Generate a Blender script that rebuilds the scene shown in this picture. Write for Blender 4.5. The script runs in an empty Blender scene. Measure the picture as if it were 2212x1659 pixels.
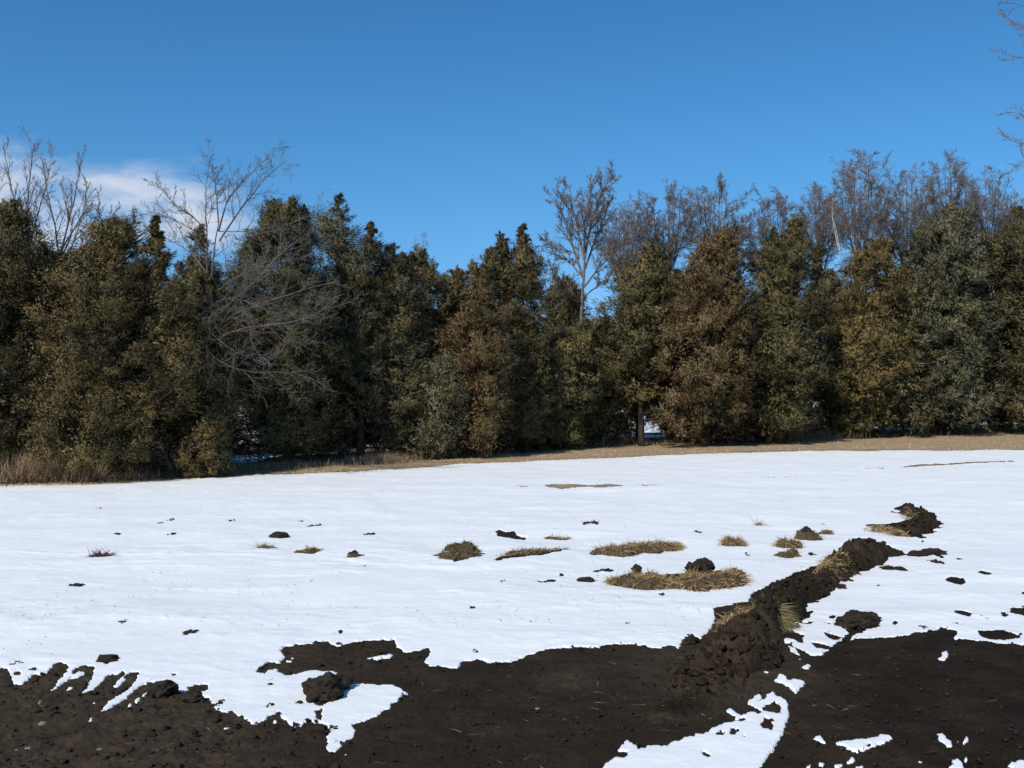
import bpy, math, random
import numpy as np
from mathutils import Vector

S = bpy.context.scene
R = math.radians
# ------------------------------------------------------------------ camera
F, W0, H0, VH = 2170.0, 2212.0, 1659.0, 885.0     # focal length in px of a 2212x1659 frame, horizon row
EYE = 1.65
PITCH = math.atan((VH - H0 / 2) / F)
cam_d = bpy.data.cameras.new('camera'); cam = bpy.data.objects.new('camera', cam_d)
S.collection.objects.link(cam); S.camera = cam
cam.location = (0, 0, EYE); cam.rotation_euler = (math.pi / 2 + PITCH, 0, 0)
cam_d.sensor_width = 36; cam_d.lens = 36 * F / W0; cam_d.clip_end = 6000; cam_d.clip_start = 0.05
# ------------------------------------------------------------------ sun, sky, exposure
SUN_AZ, SUN_EL = R(-149), R(43)            # measured from +y (view direction), clockwise positive
SUN_E, SKY_E, EXPO = 4.0, 0.103, 0.0
to_sun = Vector((math.sin(SUN_AZ) * math.cos(SUN_EL), math.cos(SUN_AZ) * math.cos(SUN_EL), math.sin(SUN_EL)))
sd = bpy.data.lights.new('sun', 'SUN'); sd.energy = SUN_E; sd.angle = R(0.53); sd.color = (1.0, 0.955, 0.88)
so = bpy.data.objects.new('sun', sd); S.collection.objects.link(so)
so.rotation_euler = to_sun.to_track_quat('Z', 'Y').to_euler(); so.location = (-20, -20, 30)
wd = bpy.data.worlds.new('World'); S.world = wd; wd.use_nodes = True
nt = wd.node_tree; nt.nodes.clear(); N = nt.nodes; L = nt.links
def mth(op, a, b=None, c=None, clamp=False):
    n = N.new('ShaderNodeMath'); n.operation = op; n.use_clamp = clamp
    for i, x in enumerate((a, b, c)):
        if x is None: continue
        if isinstance(x, (int, float)): n.inputs[i].default_value = x
        else: L.new(x, n.inputs[i])
    return n.outputs[0]
def mrange(x, a, b):
    n = N.new('ShaderNodeMapRange'); n.interpolation_type = 'SMOOTHSTEP'
    L.new(x, n.inputs[0]); n.inputs[1].default_value = a; n.inputs[2].default_value = b
    return n.outputs[0]
sky = N.new('ShaderNodeTexSky'); sky.sky_type = 'NISHITA'; sky.sun_disc = False
sky.sun_elevation = SUN_EL; sky.sun_rotation = SUN_AZ; sky.altitude = 300
sky.air_density = 1.0; sky.dust_density = 0.0; sky.ozone_density = 2.0
hs = N.new('ShaderNodeHueSaturation'); hs.inputs['Saturation'].default_value = 1.12; hs.inputs['Hue'].default_value = 0.5
tint = N.new('ShaderNodeMixRGB'); tint.blend_type = 'MULTIPLY'; tint.inputs[0].default_value = 1
L.new(sky.outputs[0], tint.inputs[1]); tint.inputs[2].default_value = (.72, .98, 1.22, 1)
L.new(tint.outputs[0], hs.inputs['Color']); TINT = tint
tc = N.new('ShaderNodeTexCoord'); sx = N.new('ShaderNodeSeparateXYZ'); L.new(tc.outputs['Generated'], sx.inputs[0])
lowt = N.new('ShaderNodeMixRGB'); L.new(mrange(sx.outputs[2], 0.0, 0.28), lowt.inputs[0])
lowt.inputs[1].default_value = (.60, .78, 1.06, 1); lowt.inputs[2].default_value = (.68, 1.0, 1.2, 1); L.new(lowt.outputs[0], TINT.inputs[2])
yy = mth('MAXIMUM', sx.outputs[1], 0.05)
taz = mth('DIVIDE', sx.outputs[0], yy); tel = mth('DIVIDE', sx.outputs[2], yy)
cx = N.new('ShaderNodeCombineXYZ'); L.new(mth('MULTIPLY', taz, 4.0), cx.inputs[0]); L.new(mth('MULTIPLY', tel, 11.0), cx.inputs[1])
nz = N.new('ShaderNodeTexNoise'); nz.inputs['Scale'].default_value = 1.3; nz.inputs['Detail'].default_value = 7; nz.inputs['Roughness'].default_value = .55
L.new(cx.outputs[0], nz.inputs['Vector'])
nn = mth('SUBTRACT', nz.outputs[0], 0.5)
edge = mth('ADD', mth('MULTIPLY', mth('ADD', taz, 0.51), -0.235), 0.274)
e1 = mth('ADD', mth('SUBTRACT', edge, tel), mth('MULTIPLY', nn, 0.13))
m1 = mrange(e1, -0.006, 0.04)
m2 = mrange(mth('ADD', mth('SUBTRACT', -0.265, taz), mth('MULTIPLY', nn, 0.22)), -0.01, 0.07)
m3 = mrange(mth('ADD', mth('SUBTRACT', tel, 0.13), mth('MULTIPLY', nn, 0.12)), 0.0, 0.05)
m4 = mrange(nn, -0.17, 0.08)
cm = mth('MULTIPLY', mth('MULTIPLY', m1, m2), mth('MULTIPLY', m3, m4))
cm = mth('MULTIPLY', cm, mth('MULTIPLY', mrange(sx.outputs[1], 0.0, 0.1), 0.95))
mx = N.new('ShaderNodeMixRGB'); L.new(cm, mx.inputs[0]); L.new(hs.outputs[0], mx.inputs[1])
mx.inputs[2].default_value = (6.6, 7.1, 8.1, 1)
bg = N.new('ShaderNodeBackground'); bg.inputs[1].default_value = SKY_E
L.new(mx.outputs[0], bg.inputs[0]); wo = N.new('ShaderNodeOutputWorld'); L.new(bg.outputs[0], wo.inputs[0])
S.view_settings.view_transform = 'Standard'; S.view_settings.look = 'None'
S.view_settings.exposure = EXPO; S.view_settings.gamma = 1; S.view_settings.use_curve_mapping = False
S.render.engine = 'CYCLES'; S.cycles.max_bounces = 5; S.cycles.diffuse_bounces = 3; S.cycles.transparent_max_bounces = 4

# ------------------------------------------------------------------ numeric helpers
def hash2(ix, iy, seed):
    h = (ix.astype(np.int64) * 374761393 + iy.astype(np.int64) * 668265263 + seed * 1442695041) & 0xffffffff
    h = ((h ^ (h >> 13)) * 1274126177) & 0xffffffff
    h = ((h ^ (h >> 16)) * 2246822519) & 0xffffffff
    return ((h ^ (h >> 15)) & 0xffffff) / float(0xffffff)
def vnoise(x, y, seed=0):
    x = np.asarray(x, float); y = np.asarray(y, float)
    ix = np.floor(x); iy = np.floor(y); fx = x - ix; fy = y - iy
    ix = ix.astype(np.int64); iy = iy.astype(np.int64)
    sx_ = fx * fx * (3 - 2 * fx); sy_ = fy * fy * (3 - 2 * fy)
    a = hash2(ix, iy, seed); b = hash2(ix + 1, iy, seed); c = hash2(ix, iy + 1, seed); d = hash2(ix + 1, iy + 1, seed)
    return ((a * (1 - sx_) + b * sx_) * (1 - sy_) + (c * (1 - sx_) + d * sx_) * sy_) * 2 - 1
def fbm(x, y, oct=4, seed=0, gain=.5):
    s = 0; a = 1; t = 0
    for o in range(oct):
        c, q = math.cos(o * .7 + .3), math.sin(o * .7 + .3)
        s = s + a * vnoise((x * c - y * q) * 2 ** o, (x * q + y * c) * 2 ** o, seed + o * 17); t += a; a *= gain
    return s / t
def sstep(x, a, b):
    t = np.clip((x - a) / (b - a), 0, 1); return t * t * (3 - 2 * t)
def terrain(x, y):
    x = np.asarray(x, float); y = np.asarray(y, float)
    t = np.where(y < 40, np.log1p(np.exp(np.clip((y - 12) * 1.2, -40, 40))) / 1.2, 28.0)
    t = np.clip(t, 0, 28)
    return t * (.019 + .00083 * np.clip(x, -18, 26))
CP, SP = math.cos(PITCH), math.sin(PITCH)
def ray(u, v):
    xc = (u - W0 / 2) / F; yc = (H0 / 2 - v) / F
    return xc, CP - yc * SP, SP + yc * CP
def gpt(u, v):
    """the point of the ground seen at a place in the photograph"""
    x, y, z = ray(u, v); t = 4.0
    lo, hi = 1.0, 300.0
    for _ in range(50):
        m = (lo + hi) / 2
        if EYE + z * m > float(terrain(x * m, y * m)): lo = m
        else: hi = m
    return x * lo, y * lo
def at_depth(u, v, d):
    x, y, z = ray(u, v); t = d / y
    return x * t, d, EYE + z * t
def project(x, y, z):
    zr = z - EYE
    dep = y * CP + zr * SP; up = -y * SP + zr * CP
    dep = np.maximum(dep, 1e-3)
    return W0 / 2 + F * x / dep, H0 / 2 - F * up / dep

# ------------------------------------------------------------------ object helpers
COL = S.collection
def make_mesh(name, verts, faces, mat=None, parent=None, smooth=False, color=None, loc=None):
    """faces: (n,3)/(n,4) int array, or a list of such arrays"""
    me = bpy.data.meshes.new(name)
    verts = np.asarray(verts, np.float32)
    if loc is not None: verts = verts - np.asarray(loc, np.float32)
    if not isinstance(faces, list): faces = [faces]
    faces = [np.asarray(f, np.int32) for f in faces if len(f)]
    me.vertices.add(len(verts)); me.vertices.foreach_set('co', verts.ravel())
    ls = np.concatenate([f.ravel() for f in faces]); tot = np.concatenate([np.full(len(f), f.shape[1], np.int32) for f in faces])
    st = np.concatenate([[0], np.cumsum(tot)[:-1]]).astype(np.int32)
    me.loops.add(len(ls)); me.loops.foreach_set('vertex_index', ls)
    me.polygons.add(len(tot)); me.polygons.foreach_set('loop_start', st)
    me.polygons.foreach_set('loop_total', tot)
    if smooth: me.polygons.foreach_set('use_smooth', np.ones(len(tot), bool))
    if color is not None:
        at = me.color_attributes.new('Col', 'FLOAT_COLOR', 'POINT')
        c = np.ones((len(verts), 4), np.float32); c[:, :3] = color
        at.data.foreach_set('color', c.ravel())
    me.update(calc_edges=True)
    if mat: me.materials.append(mat)
    o = bpy.data.objects.new(name, me); COL.objects.link(o)
    if parent: o.parent = parent
    elif loc is not None: o.location = loc
    return o
def empty(name, loc, label, cat, group=None):
    o = bpy.data.objects.new(name, None); COL.objects.link(o); o.location = loc
    o.empty_display_size = .1
    tag(o, label, cat, group); return o
def tag(o, label=None, cat=None, group=None, kind=None):
    if label: o['label'] = label
    if cat: o['category'] = cat
    if group: o['group'] = group
    if kind: o['kind'] = kind
    return o

# ------------------------------------------------------------------ materials
def mat_base(name, rough=.9, spec=.2):
    m = bpy.data.materials.new(name); m.use_nodes = True; t = m.node_tree; b = t.nodes['Principled BSDF']
    b.inputs['Roughness'].default_value = rough; b.inputs['Specular IOR Level'].default_value = spec
    return m, t, b
def noise_node(t, scale, detail=4, rough=.6):
    n = t.nodes.new('ShaderNodeTexNoise'); n.inputs['Scale'].default_value = scale
    n.inputs['Detail'].default_value = detail; n.inputs['Roughness'].default_value = rough
    g = t.nodes.new('ShaderNodeNewGeometry'); t.links.new(g.outputs['Position'], n.inputs['Vector']); return n
def ramp(t, fac, stops):
    r = t.nodes.new('ShaderNodeValToRGB'); e = r.color_ramp.elements
    while len(e) < len(stops): e.new(.5)
    for i, (p, c) in enumerate(stops): e[i].position = p; e[i].color = (*c, 1)
    t.links.new(fac, r.inputs[0]); return r.outputs[0]
def mixc(t, a, b, fac=1.0, mode='MULTIPLY'):
    m = t.nodes.new('ShaderNodeMixRGB'); m.blend_type = mode
    for i, x in ((0, fac), (1, a), (2, b)):
        if isinstance(x, float): m.inputs[i].default_value = x
        elif isinstance(x, tuple): m.inputs[i].default_value = (*x, 1)
        else: t.links.new(x, m.inputs[i])
    return m.outputs[0]
def bump(t, b, h, strength, dist):
    n = t.nodes.new('ShaderNodeBump'); n.inputs['Strength'].default_value = strength; n.inputs['Distance'].default_value = dist
    t.links.new(h, n.inputs['Height']); t.links.new(n.outputs[0], b.inputs['Normal'])
def attr(t, name='Col'):
    a = t.nodes.new('ShaderNodeVertexColor'); a.layer_name = name; return a.outputs[0]

M_soil, t, b = mat_base('dark_soil', .95, .06)     # vertex colour: red = dead grass cover, green = brown tint
sp = t.nodes.new('ShaderNodeSeparateColor'); t.links.new(attr(t), sp.inputs[0])
n1 = noise_node(t, 3.0, 6, .65); n2 = noise_node(t, 60, 5, .7); n3 = noise_node(t, 9, 4)
dark = ramp(t, n1.outputs[0], [(.3, (.0135, .0100, .0068)), (.5, (.0215, .0160, .0105)), (.7, (.038, .0275, .0170))])
dark = mixc(t, dark, ramp(t, n2.outputs[0], [(.3, (.5, .5, .5)), (.7, (1.6, 1.5, 1.4))]))
brown = ramp(t, n3.outputs[0], [(.35, (.040, .029, .019)), (.65, (.070, .050, .032))])
soilc = mixc(t, dark, brown, sp.outputs[1], 'MIX')
gr = ramp(t, n3.outputs[0], [(.3, (.29, .205, .12)), (.7, (.44, .325, .20))])
gr = mixc(t, gr, ramp(t, n2.outputs[0], [(.3, (.65, .65, .65)), (.7, (1.25, 1.25, 1.25))]))
t.links.new(mixc(t, soilc, gr, sp.outputs[0], 'MIX'), b.inputs['Base Color'])
rr2 = noise_node(t, 1.6, 4, .6); rmap = ramp(t, rr2.outputs[0], [(.3, (.75, .75, .75)), (.55, (.98, .98, .98))]); t.links.new(rmap, b.inputs['Roughness'])
n4 = noise_node(t, 35, 6, .7); bump(t, b, n4.outputs[0], .9, .016)

M_snow, t, b = mat_base('old_snow', .55, .25)
n1 = noise_node(t, 2.2, 5); 
t.links.new(ramp(t, n1.outputs[0], [(.3, (.83, .84, .82)), (.7, (.90, .90, .875))]), b.inputs['Base Color'])
mp = t.nodes.new('ShaderNodeMapping'); g = t.nodes.new('ShaderNodeNewGeometry'); t.links.new(g.outputs['Position'], mp.inputs[0])
mp.inputs['Scale'].default_value = (5.0, 6.0, 5.0)
n2 = t.nodes.new('ShaderNodeTexNoise'); n2.inputs['Scale'].default_value = 1.6; n2.inputs['Detail'].default_value = 8; n2.inputs['Roughness'].default_value = .6
t.links.new(mp.outputs[0], n2.inputs['Vector']); bump(t, b, n2.outputs[0], .55, .016)

def leaf_mat(name, rough=.75, trans=.12):
    m, t, b = mat_base(name, rough, .15)
    t.links.new(attr(t), b.inputs['Base Color'])
    if trans == 0:
        a = t.nodes.new('ShaderNodeAttribute'); a.attribute_name = 'Nrm'; t.links.new(a.outputs['Vector'], b.inputs['Normal'])
    return m
M_leaf = leaf_mat('juniper_foliage', trans=0); M_straw = leaf_mat('dry_grass')
M_bark, t, b = mat_base('juniper_bark', .95, .1)
n1 = noise_node(t, 12, 4); t.links.new(ramp(t, n1.outputs[0], [(.3, (.03, .023, .018)), (.7, (.075, .058, .045))]), b.inputs['Base Color'])
def bark(name, c0, c1):
    m, t, b = mat_base(name, .9, .15); n1 = noise_node(t, 9, 5)
    t.links.new(ramp(t, n1.outputs[0], [(.35, c0), (.68, c1)]), b.inputs['Base Color']); return m
M_grey = bark('grey_bark', (.10, .085, .075), (.24, .21, .185))
M_twig = bark('brown_twigs', (.145, .108, .082), (.26, .20, .155))
M_mid = bark('weathered_bark', (.105, .09, .078), (.20, .175, .15))
M_pale = bark('pale_bark', (.38, .34, .30), (.6, .55, .5))
M_clod, t, b = mat_base('clod_soil', .95, .12)
n1 = noise_node(t, 14, 6, .7); t.links.new(ramp(t, n1.outputs[0], [(.3, (.016, .012, .009)), (.7, (.05, .037, .027))]), b.inputs['Base Color'])
n2 = noise_node(t, 50, 5, .7); bump(t, b, n2.outputs[0], .8, .01)
M_stone, t, b = mat_base('field_stone', .85, .25)
n1 = noise_node(t, 25, 5); t.links.new(ramp(t, n1.outputs[0], [(.3, (.11, .085, .065)), (.7, (.24, .20, .16))]), b.inputs['Base Color'])

# ------------------------------------------------------------------ cover map traced from the photograph (1 = snow)
U0, V0 = 0, 930
MW, MH = 2212, 760
snow_map = np.zeros((MH, MW), np.float32); grass_map = np.zeros((MH, MW), np.float32)
def fill(arr, pts, val):
    pts = np.array(pts, float); x = pts[:, 0] - U0; y = pts[:, 1] - V0
    x2 = np.roll(x, -1); y2 = np.roll(y, -1)
    for row in range(max(0, int(y.min())), min(MH, int(y.max()) + 2)):
        yc = row + .5; m = (y <= yc) != (y2 <= yc)
        if not m.any(): continue
        xs = np.sort(x[m] + (yc - y[m]) / (y2[m] - y[m]) * (x2[m] - x[m]))
        for a, b_ in zip(xs[::2], xs[1::2]):
            a = int(max(0, round(a))); b_ = int(min(MW, round(b_)))
            if b_ > a: arr[row, a:b_] = val
def C(n, pts):
    k = {5: (778.9, 856.8, .3961), 6: (1460.4, 973.6, .3398), 7: (0, 1265.7, .5), 8: (1106, 1265.7, .5), 4: (0, 701, .3961), 0: (0, 0, 1), 9: (0, 1036.9, .5), 10: (1106, 1036.9, .5)}[n]
    return [(k[0] + a * k[2], k[1] + b_ * k[2]) for a, b_ in pts]
def ell(n, cx_, cy_, rx, ry):
    return C(n, [(cx_ + rx * math.cos(a), cy_ + ry * math.sin(a)) for a in np.linspace(0, 2 * math.pi, 14, endpoint=False)])
snow_top = [(0, 1052), (200, 1046), (330, 1039), (480, 1031), (560, 1027), (700, 1022), (850, 1015), (1000, 1003), (1200, 995), (1400, 985), (1600, 979), (1800, 975), (2212, 973)]
mud_edge7 = [(0,362),(28,365),(50,400),(62,425),(100,425),(140,392),(185,385),(225,365),(265,345),(305,362),(285,378),(262,400),(235,440),(205,460),
 (240,447),(285,420),(300,400),(330,368),(375,355),(412,360),(405,395),(380,430),(350,474),(400,455),(430,425),(470,395),(540,375),(545,385),(515,410),(490,432),(530,405),(560,380),
 (605,378),(590,410),(540,455),(470,500),(432,557),(490,528),(560,470),(620,425),(665,412),(672,425),(640,455),(690,435),(735,430),(745,455),(815,460),(850,480),(905,490),(915,530),(960,548),(1010,555),
 (1060,580),(1090,597),(1140,590),(1165,565),(1210,558),(1245,590),(1260,603),(1310,600),(1340,585),(1385,588),(1410,600),(1420,650),
 (1408,700),(1415,733),(1450,725),(1475,690),(1510,672),(1537,650),(1540,620),(1525,600),(1580,575),(1640,550),(1700,515),(1740,485),(1735,465),
 (1770,460),(1725,445),(1700,430),(1600,425),(1530,425),(1480,450),(1455,490),(1410,510),(1370,515),(1330,480),(1335,440),(1360,405),(1420,390),
 (1465,375),(1440,368),(1370,362),(1300,370),(1240,385),(1200,360),(1165,360),(1140,378),(1105,370),(1130,345),(1170,322),(1210,325),(1235,300),
 (1205,280),(1240,262),(1300,255),(1340,250),(1400,240),(1450,258),(1520,240),(1600,235),(1705,228),(1715,260),(1740,280),(1790,285),(1855,265),
 (1868,290),(1835,325),(1860,345),(1930,350),(1985,352),(2000,330),(2060,315),(2130,325),(2212,325)]
mud_edge8 = [(0,325),(60,300),(110,290),(180,275),(290,270),(370,265),(460,252),(550,258),(640,275),(690,262),(720,283),(738,240),(780,218),(808,236),(850,205),(875,160),(875,110),(930,95)]
ridge_top6 = [(250,1030),(330,990),(450,960),(490,900),(560,880),(640,830),(800,760),(930,720),(960,680),(1060,620),(1130,560),(1200,560),(1270,585),(1370,610),(1480,660),
 (1360,682),(1280,690),(1180,745),(1020,790),(1010,830),(950,860),(885,890),(850,930),(730,975),(735,1030),(700,1050),(650,1100),(630,1140),(620,1210),(750,1222),(740,1245),(870,1300),(920,1300),(965,1265),
 (1010,1222),(1110,1160),(1060,1112),(1110,1100),(1140,1055),(1240,1085),(1190,1110),(1210,1145),(1130,1160),(1110,1195),(1180,1192),(1290,1180),(1450,1180),(1530,1155),(1590,1160),(1680,1115),(1800,1150),
 (1765,1190),(1850,1205),(1930,1210),(2060,1232),(2212,1228)]
field = snow_top + [(2212, 973)] + C(6, ridge_top6)[::-1] + C(8, mud_edge8)[::-1] + C(7, mud_edge7)[::-1]
fill(snow_map, field, 1)
snow_adds = [
 C(7, [(300,395),(345,375),(380,378),(370,388),(320,400)]), C(7, [(283,455),(300,440),(318,442),(300,458)]), C(7, [(398,515),(408,502),(418,505),(408,518)]),
 C(7, [(380,594),(395,578),(414,575),(400,590)]), C(7, [(550,525),(565,512),(577,518),(560,530)]), C(7, [(580,505),(595,485),(612,488),(598,508)]), C(7, [(610,482),(630,460),(650,460),(630,478)]),
 C(7, [(398,392),(425,375),(460,372),(450,385),(410,398)]), C(7, [(485,432),(520,400),(550,402),(530,420),(500,438)]),
 C(7, [(1240,318),(1262,320),(1258,330),(1238,328)]), C(7, [(1240,300),(1272,300),(1265,308)]), C(7, [(1590,300),(1640,292),(1705,290),(1690,300),(1640,307),(1600,306)]),
 ell(7, 972, 626, 11, 9), ell(7, 1195, 590, 12, 7), ell(7, 1495, 740, 7, 5),
 C(6, [(800,1385),(830,1360),(862,1370),(855,1400),(825,1412)]), C(6, [(740,1235),(860,1270),(965,1262),(930,1298),(860,1300),(790,1270)]), C(6,[(700,1240),(760,1260),(820,1335),(790,1335),(730,1280)]),
 C(6, [(618,1470),(650,1455),(660,1428),(690,1435),(710,1465),(790,1465),(818,1480),(800,1510),(760,1540),(720,1505),(680,1480)]),
 C(8, [(400,787),(440,750),(475,740),(500,722),(455,712),(470,690),(500,668),(535,690),(540,705),(600,700),(680,700),(740,665),(800,640),(850,640),(870,620),(920,600),(960,590),(985,580),(950,560),(935,545),(950,535),(985,555),(1030,540),
        (1060,555),(1090,545),(1040,520),(1020,500),(1060,470),(1078,475),(1055,505),(1090,490),(1120,460),(1150,480),(1195,500),(1205,530),(1195,580),(1180,610),(1140,680),(1100,740),(1070,790),(1060,860),(400,860)]),
 C(6, [(1660,1330),(1690,1300),(1720,1275),(1728,1300),(1715,1335),(1690,1340)]), ell(6, 580, 1423, 12, 9), ell(6, 350, 1655, 22, 12),
 C(8, [(1300,660),(1340,645),(1350,665),(1355,685),(1325,675)]), C(8, [(1390,680),(1420,665),(1500,665),(1560,655),(1600,645),(1645,655),(1600,675),(1550,700),(1495,718),(1450,705),(1430,685)]),
 C(8, [(1830,650),(1850,637),(1870,655),(1890,670),(1905,690),(1885,698),(1850,680)]), ell(8, 1960, 668, 10, 12), ell(8, 1935, 675, 8, 5),
 C(8, [(1445,768),(1465,735),(1490,745),(1480,760)]), C(8, [(1890,787),(1900,762),(1935,755),(1950,775),(1945,800),(1900,800)]), C(8, [(2135,770),(2160,758),(2212,760),(2240,800),(2180,800)]),
 ell(8, 1340, 775, 14, 8), ell(8, 1410, 772, 16, 9), ell(8, 1280, 782, 14, 6), ell(8, 1500, 785, 18, 7), ell(8, 1760, 762, 14, 4), ell(8, 1105, 383, 8, 5), ell(8,1968,757,7,5)]
for p in snow_adds: fill(snow_map, p, 1)
mud_adds = [
 C(8, [(1085,520),(1120,508),(1168,522),(1165,548),(1120,552),(1085,535)]), C(8, [(1070,600),(1090,572),(1110,590),(1130,605),(1120,628),(1085,615)]), C(8, [(940,640),(960,625),(990,622),(985,640),(950,650)]),
 C(8, [(880,648),(890,636),(925,638),(915,650)]), ell(8, 990, 578, 22, 8), ell(8, 1010, 655, 14, 5), ell(8, 845, 732, 16, 6), 
 C(8, [(1530,692),(1548,680),(1562,684),(1550,698)]),
 C(6, [(640,1150),(720,1145),(740,1130),(760,1150),(830,1168),(800,1185),(810,1228),(780,1225),(740,1195),(640,1190)]), C(6, [(650,1108),(720,1112),(745,1100),(800,1108),(790,1125),(700,1124)]),
 C(6, [(850,1215),(900,1215),(985,1240),(960,1262),(900,1250)]), C(6, [(930,1152),(980,1160),(1062,1185),(1010,1195),(960,1172)]), C(6, [(725,1045),(800,1040),(872,1028),(850,1062),(740,1060)]),
 C(6, [(945,865),(1000,862),(1055,862),(1020,875)]), C(6, [(1040,820),(1100,824),(1070,832)]),
 ell(6, 1000, 1060, 20, 6), ell(6, 1290, 855, 12, 5), ell(6, 1690, 1150, 12, 8),
 C(6, [(1605,652),(1640,645),(1688,660),(1670,672),(1715,688),(1690,690),(1640,668)]), C(6, [(1518,672),(1545,663),(1582,675),(1550,684)]), C(6, [(1760,690),(1845,696),(1800,704)]), ell(6, 1645, 715, 25, 6),
 C(6, [(1712,825),(1750,812),(1830,820),(1850,840),(1810,852),(1750,838)]), C(6, [(1910,782),(1945,775),(2018,795),(1970,803)]), ell(6, 1350, 762, 30, 3), ell(6, 1280, 690, 20, 3),
 C(6, [(1752,1028),(1800,1015),(1870,1020),(1900,1035),(1870,1055),(1810,1052)]), C(6, [(2120,1005),(2180,992),(2240,1000),(2240,1050),(2180,1040),(2130,1030)]), ell(6, 2085, 1048, 20, 10), ell(6, 1945, 1052, 10, 6), ell(6, 2210, 905, 16, 12),
 C(6, [(1930,1155),(2000,1140),(2080,1140),(2190,1175),(2195,1190),(2100,1200),(2020,1205),(1960,1195),(1935,1175)]), ell(6, 2195, 1160, 10, 14),
 C(5, [(735,742),(760,733),(800,745),(848,742),(850,760),(918,768),(890,782),(830,776),(780,770),(750,765)]),
 C(5, [(1200,995),(1225,987),(1270,1002),(1265,1018),(1215,1018)]), C(5, [(1270,1008),(1312,1005),(1290,1014)]), C(5, [(940,1010),(1000,1012),(1050,1000),(1080,1000),(1060,1015),(1010,1020)]), ell(5, 1097, 972, 11, 6), ell(5, 778, 1021, 13, 3),
 C(5, [(1345,1010),(1450,985),(1700,975),(1950,955),(2110,982),(2000,1010),(1900,1045),(1720,1035),(1500,1025)]),
 C(5, [(390,885),(480,860),(600,850),(700,868),(640,885),(570,915),(510,922),(480,900)]),
 C(5, [(725,912),(800,880),(900,865),(1130,845),(1000,880),(860,895),(740,918)]), C(5, [(1240,860),(1300,835),(1750,820),(1740,832),(1600,830),(1450,850),(1380,860),(1260,865)]),
 C(4, [(1475,1160),(1510,1150),(1560,1160),(1560,1172),(1490,1170)]), C(6, [(1380,370),(1450,335),(1560,365),(1640,440),(1720,460),(1600,470),(1720,490),(1570,500),(1690,512),(1520,535),(1610,550),(1400,540),(1330,500),(1200,480),(1400,455),(1505,430),(1470,390),(1400,372)]),
 C(6, [(1500,536),(1560,532),(1610,552),(1550,556)]), C(6, [(1535,568),(1595,572),(1570,578)]), C(6, [(1200,470),(1300,465),(1330,490),(1260,495)]),
 C(6, [(690,1260),(780,1300),(850,1330),(820,1340),(740,1300)]), C(6, [(880,930),(960,905),(985,912),(930,935)]), C(6, [(760,1075),(850,1085),(900,1075),(860,1100),(790,1095)]), C(6, [(940,1090),(975,1085),(990,1100),(960,1105)]), C(6, [(1370,1095),(1400,1088),(1420,1100),(1390,1106)]), C(7, [(440,330),(470,318),(497,330),(465,345)]), ell(7, 470, 330, 26, 9), ell(7, 750, 384, 10, 4), ell(7, 1475, 200, 11, 5), ell(7, 1385, 512, 14, 10), C(7, [(1365,540),(1390,530),(1392,575),(1370,580)]), C(7, [(1275,508),(1300,502),(1320,512),(1295,516)]),
 C(7, [(805,440),(850,430),(905,425),(895,455),(850,458),(830,450)]), ell(7, 1165, 425, 8, 5), ell(7, 1270, 375, 12, 4), ell(7,1180,515,9,4), C(7,[(50,388),(75,382),(105,388),(70,394)]), ell(7, 60, 350, 22, 3), ell(7, 150, 374, 12, 3)]
SPECKS = [(9, *q) for q in ((745,238,14,6),(1000,180,12,4),(510,238,12,4),(690,190,10,3),(740,177,12,3),(920,242,8,4),(1060,263,10,5),(1090,257,7,3),(1600,240,18,5),(1520,323,22,7),(1535,340,12,4),
    (335,458,28,4),(530,628,18,5),(1560,382,12,4),(1345,445,6,3),(825,660,22,4),(975,667,8,4),(2040,562,12,3),(2175,450,10,4),(1470,656,12,5),(430,125,10,3),(1360,203,18,4),(1300,181,14,3),(1400,690,12,3),(1555,685,9,3),(1500,690,6,3),(75,803,20,3),(930,975,20,6),(960,960,12,5),(1440,1075,16,4),(1455,1130,10,16),(2055,740,12,8),(1170,975,12,6),(1165,880,8,5))] + [(10, *q) for q in ((650,497,12,5),(500,622,10,4),(1015,325,10,4),(1300,327,14,6),(390,400,30,4),(1640,390,36,3),(1585,455,6,6),(820,545,10,3),(210,412,6,4),(1440,432,22,4),(1385,463,40,5),(1490,408,14,4),(1340,192,6,4),(805,228,12,4),(340,200,30,5),(1660,330,9,4),(1825,360,22,3),(2130,580,10,8),(2035,590,10,8),(1780,640,14,5),(1920,625,12,4))]
for p in mud_adds: fill(snow_map, p, 0)
# bare lane of dead grass in the snow and the strip in front of the trees
grass_adds = [C(5, [(1000,485),(1100,482),(1180,480),(1240,487),(1350,480),(1430,486),(1440,495),(1330,503),(1200,500),(1090,508),(1010,497)]), C(5, [(790,492),(900,489),(985,490),(900,498)]), C(5, [(1480,492),(1560,488),(1640,490),(1550,495)]),
 C(6, [(1425,108),(1600,92),(1800,86),(2150,68),(2155,76),(1900,90),(1700,100),(1430,114)]), C(6, [(1200,120),(1330,116),(1330,121),(1210,126)]), C(6, [(960,132),(1180,124),(1180,129),(980,138)]), C(6, [(530,178),(760,158),(760,162),(540,182)])]
for p in grass_adds: fill(snow_map, p, 0.1); fill(grass_map, p, 1)
strip_far = [(0, 1030), (300, 1022), (560, 1008), (850, 990), (1050, 968), (1290, 952), (1500, 944), (1800, 936), (2212, 922)]
fill(grass_map, snow_top + strip_far[::-1], 1)
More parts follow.
